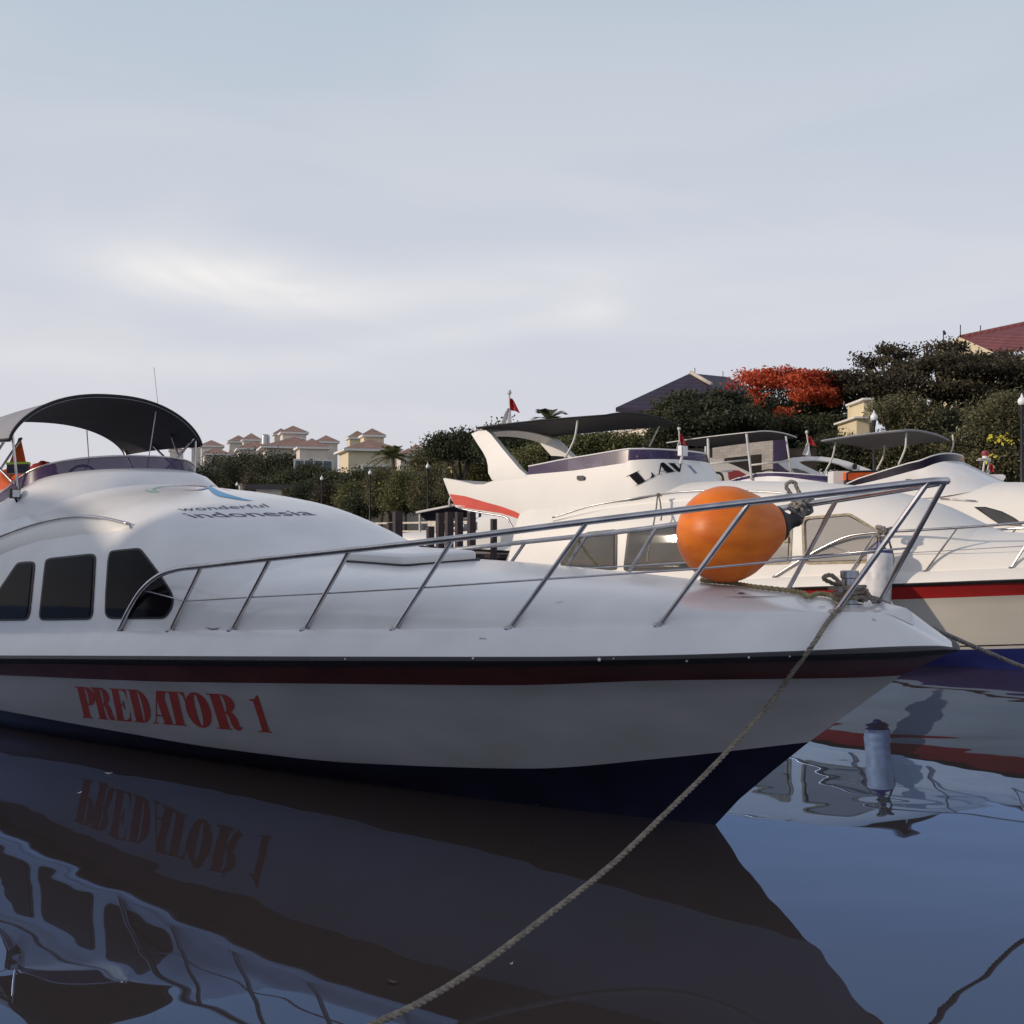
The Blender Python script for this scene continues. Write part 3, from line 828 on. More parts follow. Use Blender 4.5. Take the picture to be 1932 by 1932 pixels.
bh1 = B1['hull'].bvh(); bc1 = [B1['cabin'].bvh(), B1['deck'].bvh()]
# cabin windows
WIN1 = [[(0,1111),(32.5,1063),(40,1060.5),(64,1059),(67,1066),(57.5,1159.5),(51,1171),(-40,1172),(-46,1165)],
        [(86,1058),(94,1053),(177.5,1044.5),(182,1052),(176,1159.5),(170,1169.5),(79,1171),(74.5,1163)],
        [(207.5,1042),(214,1039),(262,1034.5),(268,1037),(302,1082),(325,1117),(329,1134.5),(325,1149.5),(314,1165),(305,1168),(207.5,1168),(199,1159.5),(200,1120),(204,1057)]]
for wpoly in WIN1:
    wpoly = rounded(wpoly, 9)
    mb = decal(MB(), [wpoly], bc1, off=0.008, skirt=0.01, L=40, edge=18); w_ = obj('window', mb, 'window_seal', near, angle=50)
    mb = decal(MB(), [inset(wpoly, 4.0)], bc1, off=0.014, skirt=0.002, L=40, edge=18); obj('pane', mb, 'dark_glass', w_, angle=50)
# moulded brow with a steel trim over the windows
trim = [(-60,1042),(0,1017),(45,1000),(92,987),(145,979),(195,982),(247,993)]
low = [(-60,1075),(0,1049),(45,1031),(92,1019),(145,1011),(195,1006),(247,999)]
mb = MB()
def on(b, px, py, off): 
    h = ray(b, px, py); return None if h is None else h[0]+h[1]*off
tp = [on(bc1, x, y, 0.028) for x, y in trim]
mb.tube(crom([p for p in tp if p], 6), 0.013, 8)
obj('steel_trim', mb, 'steel', near, angle=0)
mb = MB(); rr = []
for u, off in ((0.0, 0.0), (0.06, 0.016), (0.3, 0.024), (0.75, 0.020), (1.0, -0.004)):
    rr.append([on(bc1, a[0]+(b[0]-a[0])*u, a[1]+(b[1]-a[1])*u, off) for a, b in zip(trim, low)])
ok = [i for i in range(len(trim)) if all(r[i] for r in rr)]
mb.grid([crom([r[i] for i in ok], 5) for r in rr]); obj('window_brow', mb, 'gelcoat_cream', near, angle=50)
# foredeck hatch
def deck_pt(px, py, off=0.0):
    h = ray([B1['deck'].bvh()] if False else bc1, px, py); return h[0]+h[1]*off
hc = [F1.W(s, v, 0) for s, v in ((-3.05, .34), (-2.42, .34), (-2.42, -.34), (-3.05, -.34))]
def zdeck(s, v, B=B1):
    return B['zc'](s)
hp = []
bd1 = bc1
mb = MB()
def hatch_ring(s0, s1, hv, h):
    out = []
    for a0, (cs, cv) in zip((0, 90, 180, 270), ((s1-.08, hv-.08), (s0+.08, hv-.08), (s0+.08, -hv+.08), (s1-.08, -hv+.08))):
        for k in range(5):
            th = R(a0+k*22.5); out.append((cs+.08*math.cos(th), cv+.08*math.sin(th)))
    pts = []
    for s, v in out:
        w_ = F1.W(s, v, 3.0); hit = None
        for b in bc1:
            q = b.ray_cast(w_, Vector((0, 0, -1)))
            if q[0] is not None and (hit is None or q[0].z > hit.z): hit = q[0]
        pts.append(hit+Vector((0, 0, h)))
    return pts
r0 = hatch_ring(-3.0, -2.3, .40, -0.01); r1 = hatch_ring(-3.0, -2.3, .40, 0.062); r2 = hatch_ring(-2.98, -2.32, .38, 0.074); r3 = hatch_ring(-2.90, -2.40, .30, 0.080)
mb.grid([r0, r1, r2, r3], close=True); mb.add(r3, [tuple(range(len(r3)))])
hat = obj('deck_hatch', mb, 'gelcoat', near, angle=50)
rg_ = hatch_ring(-3.02, -2.28, .42, 0.006); mb = MB(); mb.tube(rg_+rg_[:1], .009, 6); obj('gasket', mb, 'rubber_black', hat, angle=0)
# flybridge coaming, windscreen
def ring(sA, s0, A, Bv, n=16, e=0.85):
    out = [(sA+(s0-sA)*i/8, Bv) for i in range(8)]
    for i in range(n+1):
        th = i/n*math.pi/2
        out.append((s0+A*math.sin(th)**e, Bv*max(0, math.cos(th))**e))
    return out + [(s, -v) for s, v in out[-2::-1]]
zb = smooth_tab([(-9.3,1.98),(-7.45,2.10),(-7.0,2.24),(-6.7,2.36),(-6.25,2.455)])
zt_ = smooth_tab([(-9.3,2.0),(-8.2,2.06),(-7.4,2.215),(-6.8,2.46),(-6.25,2.60)])
base = ring(-9.3, -7.15, 1.28, 1.20); mid = ring(-9.3, -7.2, 1.02, 1.03); top = ring(-9.3, -7.25, 0.90, 0.985); inn = ring(-9.3, -7.25, 0.84, 0.93)
mb = MB()
rows = [[F1.W(s, v, zb(min(s2, -6.2))-0.42-0.1*abs(v)) for (s, v), (s2, v2) in zip(base, mid)],
        [F1.W(s*.55+s3*.45, v*.55+v3*.45, zb(s2)-0.20) for (s, v), (s2, v2), (s3, v3) in zip(base, mid, mid)],
        [F1.W(s, v, zb(s)-0.07) for s, v in mid], [F1.W(s, v, zb(s)) for s, v in top], [F1.W(s, v, zb(s)+0.004) for s, v in inn],
        [F1.W(s, v, zb(s)-0.4) for s, v in inn]]
mb.grid(rows); fly1 = mb
obj('flybridge_coaming', mb, 'gelcoat', near, angle=50)
mb = MB(); tt = ring(-8.6, -7.25, 0.82, 0.95); bb = ring(-8.6, -7.25, 0.885, 0.975)
mb.grid([[F1.W(s, v, zb(s)-0.003) for s, v in bb], [F1.W(s, v, zt_(s)) for s, v in tt], [F1.W(s-.0, v*.993, zt_(s)) for s, v in tt], [F1.W(s, v*.993, zb(s)-0.003) for s, v in bb]])
ws = obj('windscreen', mb, 'tinted_acrylic', near, angle=50)
mb = MB(); mb.tube([F1.W(s, v, zt_(s)+.004) for s, v in tt], 0.010, 7); obj('windscreen_edge', mb, 'steel', ws, angle=0)
# bimini
def bimini(fr, root, s0, s1, hv, zf, zr, cf, crn, matU='canvas_black', matT='canvas_grey', pw=2.3, pe=1.0, bind=None):
    U, T_ = [], []
    n = 44
    for i in range(9):
        u = i/8; s = s1+(s0-s1)*u; row = []; row2 = []
        for j in range(n+1):
            v = math.sin((-1+2*j/n)*math.pi/2); z = (zf+(zr-zf)*u)+(cf+(crn-cf)*u)*max(0, 1-abs(v)**pw)**pe + 0.02*math.sin(u*math.pi)
            row.append(fr.W(s, hv*v, z)); row2.append(fr.W(s, hv*v*1.008, z+0.022))
        U.append(row); T_.append(row2)
    mb = MB(); mb.grid(U); a = obj('canopy_lining', mb, matU, root, angle=0)
    mb = MB(); mb.grid(T_)
    edge = T_[0] + [r[-1] for r in T_] + T_[-1][::-1] + [r[0] for r in T_][::-1]
    edge2 = U[0] + [r[-1] for r in U] + U[-1][::-1] + [r[0] for r in U][::-1]
    mb.grid([edge, edge2]); b = obj('canopy', mb, matT, root, angle=60)
    mb = MB(); mb.tube(T_[0], 0.016, 6); mb.tube(T_[-1], 0.016, 6); mb.tube([r[0] for r in T_], 0.014, 6); mb.tube([r[-1] for r in T_], 0.014, 6)
    obj('canopy_binding', mb, bind or matU, b, angle=0)
bimini(F1, near, -8.55, -6.98, 1.05, 2.70, 2.68, 0.48, 0.35, pe=.66)
def pole(fr, root, a, b, r=0.013, m='steel', name='canopy_pole', bend=0.0):
    mb = MB(); A, B = fr.W(*a), fr.W(*b); mid = A.lerp(B, .5)+fr.b*bend
    mb.tube(crom([A, mid, B], 6), r, 8); return obj(name, mb, m, root, angle=0)
for sg in (1, -1):
    pole(F1, near, (-7.02, sg*1.02, 2.80), (-7.0, sg*.97, zb(-7.0)))
    pole(F1, near, (-7.05, sg*1.02, 2.80), (-8.3, sg*.98, 2.05))
    pole(F1, near, (-7.9, sg*1.02, 2.78), (-7.05, sg*.98, 2.3))
    pole(F1, near, (-8.5, sg*1.02, 2.76), (-7.9, sg*.98, 2.08))
pole(F1, near, (-7.4, -.95, 2.86), (-7.15, -.99, 2.35), 0.012)
# spot lamp on the coaming side
p = on([fly1.bvh()], 38, 938, 0.06); 
if p:
    sl = thing_part('x', None)
    mb = MB(); ax = (F1.b.lerp(F1.n, .25).normalized(), F1.n, Vector((0, 0, 1)))
    mb.box(p, (0.07, 0.10, 0.09), ax); mb.tube([p-Vector((0, 0, .03)), p-Vector((0, 0, .09))-F1.n*.03], .012, 6)
    so_ = obj('side_lamp', mb, 'rubber_black', near, smooth=False)
    mb = MB(); mb.box(p+ax[0]*.037, (0.012, 0.078, 0.068), (ax[0], ax[0].cross(Vector((0,0,1))), Vector((0, 0, 1)))); obj('lens', mb, 'lens_clear', so_, smooth=False)
# helm seat and wheel inside
mb = MB(); c = F1.W(-7.75, 0.25, 1.95); mb.box(c, (.45, .5, .12), (F1.b, F1.n, Vector((0, 0, 1)))); mb.box(c+Vector((0, 0, .2))-F1.b*.2, (.1, .5, .36), (F1.b, F1.n, Vector((0, 0, 1))))
obj('helm_seat', mb, 'white_plastic', near, smooth=False)
mb = MB(); cw = F1.W(-7.1, 0.25, 2.30); mb.tube([cw+F1.n*.19*math.cos(k*math.pi/8)+Vector((0, 0, .19*math.sin(k*math.pi/8))) for k in range(17)], .014, 6)
mb.tube([cw, F1.W(-6.8, .25, 2.15)], .02, 6); obj('steering_wheel', mb, 'rubber_black', near, angle=0)
# whip aerials
for (x0, y0, x1, y1, v) in ((297, 758, 290, 693, -.6), (168, 870, 164, 812, -.2)):
    s, z0 = F1.at(x0, y0, v); z1 = F1.at(x1, y1, v)[1]
    mb = MB(); mb.tube([F1.W(s-.25, v, 2.3), F1.W(s, v, z0), F1.W(F1.at(x1, y1, v)[0], v, z1)], 0.006, 5); obj('aerial', mb, 'white_plastic', near, angle=0)

# bow rail
R1 = dict(front=1.366, v=[(0,.10),(.04,.15),(.15,.22),(.5,.40),(1,.64),(2,1.0),(3,1.24),(4,1.36),(5.5,1.42),(9,1.43)],
  trace=[(225,1190),(243,1152),(268,1113),(300,1086),(335,1074),(500,1055),(660,1038),(850,1017),(1100,985),(1410,948),(1600,926),(1700,914),(1772,907)], curl=4,
  stan=[((322,1190),(380,1073)),((438,1189),(510,1055)),((575,1189),(660,1038)),((745,1188),(855,1017)),((962,1186),(1108,984)),((1243,1181),(1415,948)),((1575,1156),(1752,908))],
  toe=B1['toe'], toe_end=B1['toe_end'])
ST1, RV1, RZ1 = make_rail(F1, near, R1)

# name on the hull
def Z0(zx, zy): return (zx*0.35152, 1132.1+zy*0.35152)
LET = [('P',443,537,403),('R',529,620,485),('E',622,712,588),('D',722,826,679),('A',822,938,790),('T',912,1030,868),('O',1024,1156,977),('R',1168,1305,1108),('1',1386,1466,1322)]
mb = MB()
def ybot(zx): return 630+(zx-445)*(712-630)/1020
def ytop(zx): return 463+(zx-405)*(513-463)/970
for ch, a, b, t in LET:
    bl = Z0(a, ybot(a)); br = Z0(b, ybot(b)); tl = Z0(t, ytop(t)); tr_ = Z0(t+(b-a), ytop(t+b-a))
    decal(mb, quad(glyph(ch), bl, br, tr_, tl), [bh1], off=0.004, L=30, edge=12)
obj('name_lettering', mb, 'letter_red', near, smooth=False, fixn=False)
# sign-writing and swirl on the coachroof
def Z1(zx, zy): return (301.9+.1641*zx, 890.6+.1641*zy)
bco = bc1 + [fly1.bvh()]
mb = MB()
def vec(a): return (a[0]*.1641, a[1]*.1641)
decal_text(mb, 'wonderful', bc1, Z1(245, 452), Z1(1262, 404), vec((-55, -27)), 0.004, 0.5)
decal_text(mb, 'indonesia', bc1, Z1(400, 530), Z1(1805, 496), vec((-118, -40)), 0.004, 0.5)
obj('roof_lettering', mb, 'letter_navy', near, smooth=False, fixn=False)
def Z2(zx, zy): return (.25*zx, 724.5+.25*zy)
def swoosh(mb, cen, wid, bv):
    """a tapering brush stroke along cen with half widths wid"""
    c = crom([Vector((x, y, 0)) for x, y in cen], 6); n = len(c); L_, R_ = [], []
    for i, p in enumerate(c):
        t = (c[min(i+1, n-1)]-c[max(i-1, 0)]).normalized(); u = i/(n-1)*(len(wid)-1); k = min(int(u), len(wid)-2); w_ = wid[k]+(wid[k+1]-wid[k])*(u-k)
        L_.append((p.x-t.y*w_, p.y+t.x*w_)); R_.append((p.x+t.y*w_, p.y-t.x*w_))
    decal(mb, [L_+R_[::-1]], bv, off=0.005, L=12, edge=6)
mb = MB(); swoosh(mb, [Z2(1480, 806), Z2(1530, 796), Z2(1575, 782)], [.2, 1.2, 1.4], bco)
swoosh(mb, [Z2(1572, 780), Z2(1610, 806), Z2(1660, 832), Z2(1740, 852), Z2(1830, 872), Z2(1905, 884)], [1.6, 4.4, 4.6, 3.0, 1.6, .2], bco); obj('logo_blue', mb, 'logo_blue', near, smooth=False, fixn=False)
mb = MB(); swoosh(mb, [Z2(1250, 768), Z2(1150, 782), Z2(1105, 803), Z2(1130, 815), Z2(1205, 820)], [.2, .9, 1.3, .9, .2], bco)
swoosh(mb, [Z2(1340, 767), Z2(1210, 780), Z2(1150, 800), Z2(1200, 812)], [.15, .5, .8, .2], bco); obj('logo_green', mb, 'logo_green', near, smooth=False, fixn=False)
mb = MB(); swoosh(mb, [Z2(1570, 778), Z2(1500, 770), Z2(1400, 768), Z2(1290, 772)], [1.0, .8, .5, .15], bco)
swoosh(mb, [Z2(1560, 786), Z2(1480, 800), Z2(1380, 803)], [.7, .8, .15], bco)
swoosh(mb, [Z2(1585, 770), Z2(1640, 778), Z2(1740, 806)], [.9, .8, .15], bco); obj('logo_pink', mb, 'logo_pink', near, smooth=False, fixn=False)
# small winged emblem by the toe rail
mb = MB(); swoosh(mb, [(390,1184), (396,1186), (403,1187.5), (410,1186), (416,1184)], [.3, 1.2, 1.5, 1.2, .3], bc1); obj('emblem', mb, 'steel_dull', near, smooth=False, fixn=False)
# scuffs on the foredeck and chips along the rub rail
for pts, wd in (([(1365,1127), (1410,1127.5), (1450,1126.5), (1500,1124)], [.1, .5, .5, .1]), ([(1392,1121), (1399,1120), (1407,1121.5)], [.4, 1.0, .3]), ([(1050,1138), (1062,1136.5)], [.3, .3]), ([(1542,1147), (1556,1146)], [.3, .4]), ([(1645,1168), (1652,1172)], [.4, .5]), ([(905,1205), (918,1206)], [.6, .3])):
    mb = MB(); swoosh(mb, pts, wd, bc1); obj('scuff_mark', mb, 'rubber_black', near, smooth=False, fixn=False)
brub = [B1['rub'].bvh()]
for x, y, r_ in ((652,1243.5,1.6),(893,1242.5,2.0),(896,1239.5,1.0),(1131,1244,3.2),(1158,1243,1.4),(1296,1246,2.6),(1413,1240,2.0),(1490,1238,1.4)):
    mb = MB(); decal(mb, [[(x-r_*1.2,y), (x-r_*.2,y-r_*.8), (x+r_,y-r_*.2), (x+r_*.6,y+r_*.7), (x-r_*.5,y+r_*.8)]], brub, off=.004, L=8, edge=4)
    if mb.f: obj('paint_chip', mb, 'flag_white', near, smooth=False, fixn=False)
# mooring bitt and chafe plate on the foredeck
def deck_at(s, v):
    w_ = F1.W(s, v, 3.0); z = -1
    for b in bc1:
        q = b.ray_cast(w_, Vector((0, 0, -1)))
        if q[0] is not None: z = max(z, q[0].z)
    p = F1.W(s, v, 0); return Vector((p.x, p.y, z))
sb = F1.at(1603, 1130, 0.0)[0]; BT = deck_at(sb, 0.0)
mb = MB(); mb.lathe(BT, (0, 0, 1), [(.075, -.01), (.075, .015), (.045, .02), (.045, .16), (.052, .165), (.052, .20), (.046, .205)], 20)
mb.tube([BT+Vector((0, 0, .1))-F1.n*.12, BT+Vector((0, 0, .1))+F1.n*.12], .016, 8)
obj('mooring_bitt', mb, 'steel_dull', near, angle=40)

# ------------------------------------------------------------------ ropes and buoy on the near yacht
def rope_thing(name, label, pts, r, m, group=None, cat='rope', n=10, extra=None):
    mb = strand_rope(crom(pts, n), r)
    if extra:
        for e in extra:
            q = strand_rope(crom(e, n), r*.95); mb.add(q.v, q.f)
    return obj(name, mb, m, None, angle=0, label=label, cat=cat, group=group, loc=pts[0])
rnd = random.Random(5)
coil = []
for turn in range(3):
    for k in range(9):
        th = k/9*2*math.pi; rr = .075+.012*turn+rnd.uniform(-.008, .01)
        coil.append(BT + Vector((math.cos(th)*rr, math.sin(th)*rr, .035+.028*turn+.003*k)))
knot = [BT+F1.n*.05+Vector((0, 0, .10)), BT+F1.n*.13-F1.b*.05+Vector((0, 0, .18)), BT+F1.n*.02-F1.b*.14+Vector((0, 0, .15)), BT-F1.n*.08-F1.b*.02+Vector((0, 0, .09)), BT+F1.b*.10+Vector((0, 0, .08)), BT+F1.b*.16+F1.n*.04+Vector((0, 0, .03))]
bow = deck_at(F1.at(1590, 1140, .26)[0], .26)
edge_pt = on(bc1, 1566, 1172, .02)
def clear_of_hull(x, y, d):
    h = ray(bc1+[bh1], x, y)
    if h is not None: d = min(d, h[0].y-.10)
    return P(x, y, d)
line1 = [BT+F1.n*.06+Vector((0, 0, .05)), bow+Vector((0, 0, .03)), edge_pt] + [clear_of_hull(x, y, d) for x, y, d in ((1536,1213,6.2),(1500,1262,6.1),(1450,1330,5.95),(1350,1441,5.68),(1250,1540,5.35),(1150,1635,5.0),(1020,1737,4.62),(900,1826,4.30),(790,1893,4.02),(690,1940,3.80),(560,2010,3.5))]
rope_thing('mooring_rope', 'tan laid rope running from the bow bitt down to the water in front', line1, 0.0138, 'rope_tan', 'mooring ropes', 'mooring rope', extra=[coil, knot])
chock = deck_at(F1.at(1655, 1137, -.26)[0], -.26)
line2 = [BT-F1.n*.06+Vector((0, 0, .05)), BT.lerp(chock, .5)+Vector((0, 0, .03)), chock+Vector((0, 0, .022))] + [P(x, y, d) for x, y, d in ((1738,1175,6.75),(1790,1199,6.85),(1830,1217,6.95),(1880,1238,7.1),(1940,1262,7.3),(2100,1318,7.8),(2400,1400,8.6))]
rope_thing('mooring_rope', 'grey rope leading off the bow tip past the cream hull to the side', line2, 0.0155, 'rope_grey', 'mooring ropes', 'mooring rope')
dk = []
for x, y in ((1322,1097),(1350,1100),(1385,1103),(1420,1109),(1455,1113),(1490,1117),(1515,1122),(1525,1128)):
    q = on(bc1, x, max(y, 1094)+2, 0.016); 
    if q: dk.append(q)
dk2 = []
for x, y in ((1525,1128),(1545,1124),(1565,1127),(1580,1136),(1592,1139)):
    q = on(bc1, x, y+2, 0.02)
    if q: dk2.append(q)
rope_thing('deck_rope', 'yellowish rope lying on the foredeck under the orange buoy', dk + dk2[1:], 0.0150, 'rope_yellow', None, 'rope')
# buoy
bs, bz = F1.at(1372, 1095, -.16)
bc_ = P(1368, 1008, 6.95); br = 0.306
buoy = thing('mooring_buoy', 'big orange inflatable buoy with black nose resting on the foredeck', 'buoy', bc_-Vector((0, 0, br)))
axis = Vector((0.90, 0.16, 0.17)).normalized()
prof = []
for i in range(20):
    th = math.pi*i/30; prof.append((br*math.sin(th), -br*math.cos(th)))
prof += [(.245, .190), (.213, .238), (.178, .288), (.145, .332), (.122, .358), (.105, .368)]
mb = MB(); mb.lathe(bc_, axis, [(max(r_, .004), h_) for r_, h_ in prof], 40); obj('ball', mb, 'buoy_orange', buoy, angle=0)
mb = MB(); mb.lathe(bc_, axis, [(.112, .352), (.116, .37), (.108, .385), (.075, .41), (.052, .44), (.042, .47), (.040, .50), (.024, .515)], 28)
obj('nose', mb, 'rubber_black', buoy, angle=30)
tipb = bc_+axis*.49
# rope lashing the buoy to the far rail
sr = F1.s_at(1512, lambda s: -RV1(s), -6, 1.3); kp = F1.W(sr, -RV1(sr), RZ1(sr))
dirr = (F1.W(sr+.05, -RV1(sr+.05), RZ1(sr+.05))-kp).normalized()
def knot(c, dirv, Rk, seed, turns=2):
    '''a lumpy overhand knot round a point, wandering along dirv'''
    rk = random.Random(seed); a = dirv.orthogonal().normalized(); b_ = dirv.cross(a); out = []
    for q in range(turns):
        rot = rk.uniform(0, 6); tl = rk.uniform(-.5, .5); o_ = dirv*Rk*rk.uniform(-.7, .7)
        for k in range(14):
            t = k/14*2*math.pi
            x, y, z = (math.sin(t)+2*math.sin(2*t))/3, (math.cos(t)-2*math.cos(2*t))/3, -math.sin(3*t)*.55
            x, y = x*math.cos(rot)-y*math.sin(rot), x*math.sin(rot)+y*math.cos(rot)
            out.append(c+o_+a*(x*Rk)+b_*(y*Rk)+dirv*(z*Rk*1.2+x*tl*Rk))
    return out
kn = knot(kp, dirr, .062, 2, 3)
tie = [tipb-axis*.02+Vector((0, 0, -.03)), tipb+axis*.03+Vector((0, 0, -.02)), tipb+axis*.04+Vector((0, 0, .05)), tipb.lerp(kp, .55)+Vector((.01, 0, .03)), kp+Vector((-.02, -.05, -.02)), kp+Vector((0.03, -.05, .05)), kp+Vector((-.05, -.02, .06))] + knot(tipb.lerp(kp, .45)+Vector((0, -.02, .02)), dirr, .05, 9, 1)
tie2 = [tipb+Vector((0, .02, .03)), tipb+axis*.05+Vector((0, -.03, .02)), tipb.lerp(kp, .4)+Vector((-.02, -.03, -.01)), tipb.lerp(kp, .7)+Vector((.04, -.02, .0)), kp+Vector((.02, .03, -.03))]
loop = [kp+Vector((-.03, .03, .03)), P(1489, 928, 7.2), P(1483, 917, 7.2), P(1490, 909, 7.2), P(1500, 911, 7.2), P(1504, 922, 7.2), kp+Vector((.02, .03, .04))]
rope_thing('buoy_lashing', 'knotted grey rope lashing the orange buoy to the far rail', kn, 0.0145, 'rope_grey', None, 'rope', n=4, extra=[tie, tie2, loop])
# ------------------------------------------------------------------ the cream cruiser behind (black lettering on its flybridge)
F2 = Frame((7.99, 13.9), 40, 0.0)
mid_ = thing('cabin_cruiser', 'cream cabin cruiser with red stripe and big black letters on its flybridge front', 'cabin cruiser', F2.W(-4, 0, 0))
t2 = lambda t: (lambda s, v: F2.zt(s, v, t))
S2 = dict(T=12.4, N=80, topmat='gelcoat_cream', cut=-1.75,
  rubtop=(1.50, VR, t2([(960,1128),(1300,1115),(1521,1107),(1692,1101),(1932,1092),(2200,1083)])),
  rubbot=(1.47, [(a, b*.965) for a, b in VR], t2([(960,1134),(1300,1121),(1521,1113),(1692,1107.5),(1932,1099.5),(2200,1092)])),
  redbot=(1.15, S1['redbot'][1], t2([(960,1150),(1300,1140),(1676,1131.5),(1932,1122.5),(2200,1112)])),
  bluetop=(0.6, S1['bluetop'][1], t2([(960,1190),(1300,1212),(1600,1225),(1803,1225.5),(1932,1223),(2200,1215)])),
  water=(0.0, S1['water'][1], lambda s, v: 0.0),
  toe=(1.3, VT, t2([(960,1108),(1300,1097),(1456,1091),(1601,1085),(1746,1079),(1908,1072.5),(2200,1062)])),
  zc=[(-12,1.0),(-11,1.0),(-9.55,1.05),(-9.35,2.5),(-9,2.62),(-6,2.62),(-4.75,2.58),(-3.7,2.49),(-3.2,2.39),(-2.6,2.22),(-2.02,1.94),(-1.75,1.82),(-1.2,1.78),(0,1.72),(.7,1.62),(1.0,1.55),(1.3,1.45)],
  p=[(-9,3.0),(-5,2.9),(-3,2.5),(-1.5,2.1),(1,2.1)])
B2 = make_hull(F2, mid_, S2, ['stripe_red', 'hull_cream', 'boot_blue'])
bc2 = [B2['cabin'].bvh(), B2['deck'].bvh()]; bh2 = B2['hull'].bvh()
# thin dark pin stripe over the boot top
mb = MB(); decal(mb, [[(1500,1216.5),(1640,1218.5),(1803,1218),(1990,1213),(1990,1215.2),(1803,1220.2),(1640,1220.7),(1500,1218.7)]], [bh2], off=.005, L=60, edge=30)
obj('pin_stripe', mb, 'letter_black', mid_, smooth=False, fixn=False)
Z3 = lambda zx, zy: (792.5+.2734*zx, 717+.2734*zy)
Z8 = lambda zx, zy: (1434+.2578*zx, 943.4+.2578*zy)
WIN2 = [([(1108,1004),(1161,998.6),(1165,1001),(1164,1071),(1163,1075),(1058,1078),(1057.7,1064),(1066,1040),(1090.5,1015)], 'grey_glass', 'window_seal'),
        ([(1190,997),(1326,986),(1330,990),(1328,1070),(1324,1074),(1180,1078),(1176.6,1072.5),(1185,1000)], 'grey_glass', 'window_seal'),
        ([(1352,986),(1486,976),(1494,979),(1496,986),(1493,1058),(1488,1064),(1355,1069),(1349,1064),(1348,992)], 'curtain_glass', 'seal_beige'),
        ([(1512.6,987),(1515,980),(1521.6,975.6),(1599,969),(1606,970),(1655.7,1000),(1661,1010),(1662,1046),(1656,1056),(1644,1062),(1527,1065),(1519,1063),(1515,1056)], 'curtain_glass', 'seal_beige')]
for poly, gm, fm in WIN2:
    poly = rounded(poly, 5, 3)
    mb = decal(MB(), [poly], bc2, off=.012, skirt=.01, L=60, edge=16); w_ = obj('window', mb, fm, mid_, angle=50)
    ip = inset(poly, 5.0)
    if gm == 'curtain_glass':
        mb = decal(MB(), [ip], bc2, off=.018, skirt=.002, L=60, edge=16); obj('window_gasket', mb, 'window_seal', w_, angle=50)
        x0 = min(p[0] for p in ip)
        ip = [(p[0]+(4.5 if p[0] < x0+12 else -1), p[1]+(2 if p[1] < 995 else -1)) for p in ip]
    mb = decal(MB(), [ip], bc2, off=.024, skirt=.004, L=60, edge=16); obj('pane', mb, gm, w_, angle=50)
# small square vent beside the third window
mb = MB(); decal(mb, [[(1481,1014),(1489,1013),(1489,1024),(1481,1025)]], bc2, off=.045, skirt=.03, L=30, edge=8); obj('window_latch', mb, 'seal_beige', mid_, smooth=False)
trim2 = [(1044,978),(1080,967),(1110,958),(1148,948),(1195,940),(1241,934.5),(1285,931),(1330,929),(1390,929),(1450,931.5),(1492,935)]
low2 = [(1044,985),(1080,977),(1110,970),(1148,962),(1195,955),(1241,950),(1285,946),(1330,943),(1390,941),(1450,940),(1492,939)]
mb = MB(); rr = []
for u, off in ((0., 0.), (.08, .022), (.35, .032), (.8, .026), (1., -.004)):
    rr.append([on(bc2, a[0]+(b[0]-a[0])*u, a[1]+(b[1]-a[1])*u, off) for a, b in zip(trim2, low2)])
ok = [i for i in range(len(trim2)) if all(r[i] for r in rr)]
mb.grid([crom([r[i] for i in ok], 4) for r in rr]); obj('window_brow', mb, 'gelcoat_cream', mid_, angle=50)

# flybridge: tail, sides and rounded front, all one moulding
FV = 1.13
topT = [(836,902),(860,906),(894,914),(912,914),(935,905),(960,900),(993,896),(1082,888),(1175,874),(1257,867),(1300,869)]
botT = [(836,903),(846,930),(859,957),(915,966),(956,973),(1000,988),(1030,1000),(1060,1000),(1100,980),(1175,958),(1250,948),(1320,940)]
tops, bots = [], []
for px in (836.5,841,847,853,860,875,894,904,912,922,935,948,960,976,993,1020,1050,1082,1110,1140,1160,1180):
    s, zt2 = F2.at(px, tab(topT, px), FV); _, zb2 = F2.at(px, tab(botT, px), FV); tops.append((s, zt2)); bots.append((s, zb2))
zt2f = smooth_tab(tops + [(-7.3, F2.at(1240, 868.5, .95)[1]), (-6.52, 2.985)])
zb2f = smooth_tab(bots + [(-7.2, 2.32), (-6.4, 2.40)])
s_aft = tops[0][0]; s_str = tops[-1][0]
path_t = [(s, FV) for s, z in tops]; path_b = [(s, FV) for s, z in bots]
A_t = -6.52-s_str; A_b = -6.10-s_str; nF = 16
for i in range(1, nF+1):
    th = i/nF*math.pi/2
    path_t.append((s_str+A_t*math.sin(th)**.94, FV*max(0, math.cos(th))**.92)); path_b.append((s_str+A_b*math.sin(th)**.94, (FV+.10*math.sin(th*2))*max(0, math.cos(th))**.92))
rowT = [(s, v, zt2f(s)) for s, v in path_t]; rowB = [(s, v, zb2f(s)) for s, v in path_b]
def full_row(r): return [F2.W(s, v, z) for s, v, z in r] + [F2.W(s, -v, z) for s, v, z in r[-2::-1]]
rowI = [(min(s, s), max(0, v-.06), z+.004) for s, v, z in rowT]; rowI = [(s-(.05 if s > s_str else 0), v, z) for s, v, z in rowI]
rowJ = [(s, v, max(z-.42, zb+.02)) for (s, v, z), (_, _, zb) in zip(rowI, rowB)]
mid1 = [(a[0]*.5+b[0]*.5, a[1]*.5+b[1]*.5+.035*min(1, (b[0]-s_aft)*.6), a[2]*.5+b[2]*.5) for a, b in zip(rowT, rowB)]
mb = MB(); mb.grid([full_row(r) for r in (rowB, mid1, rowT, rowI, rowJ)])
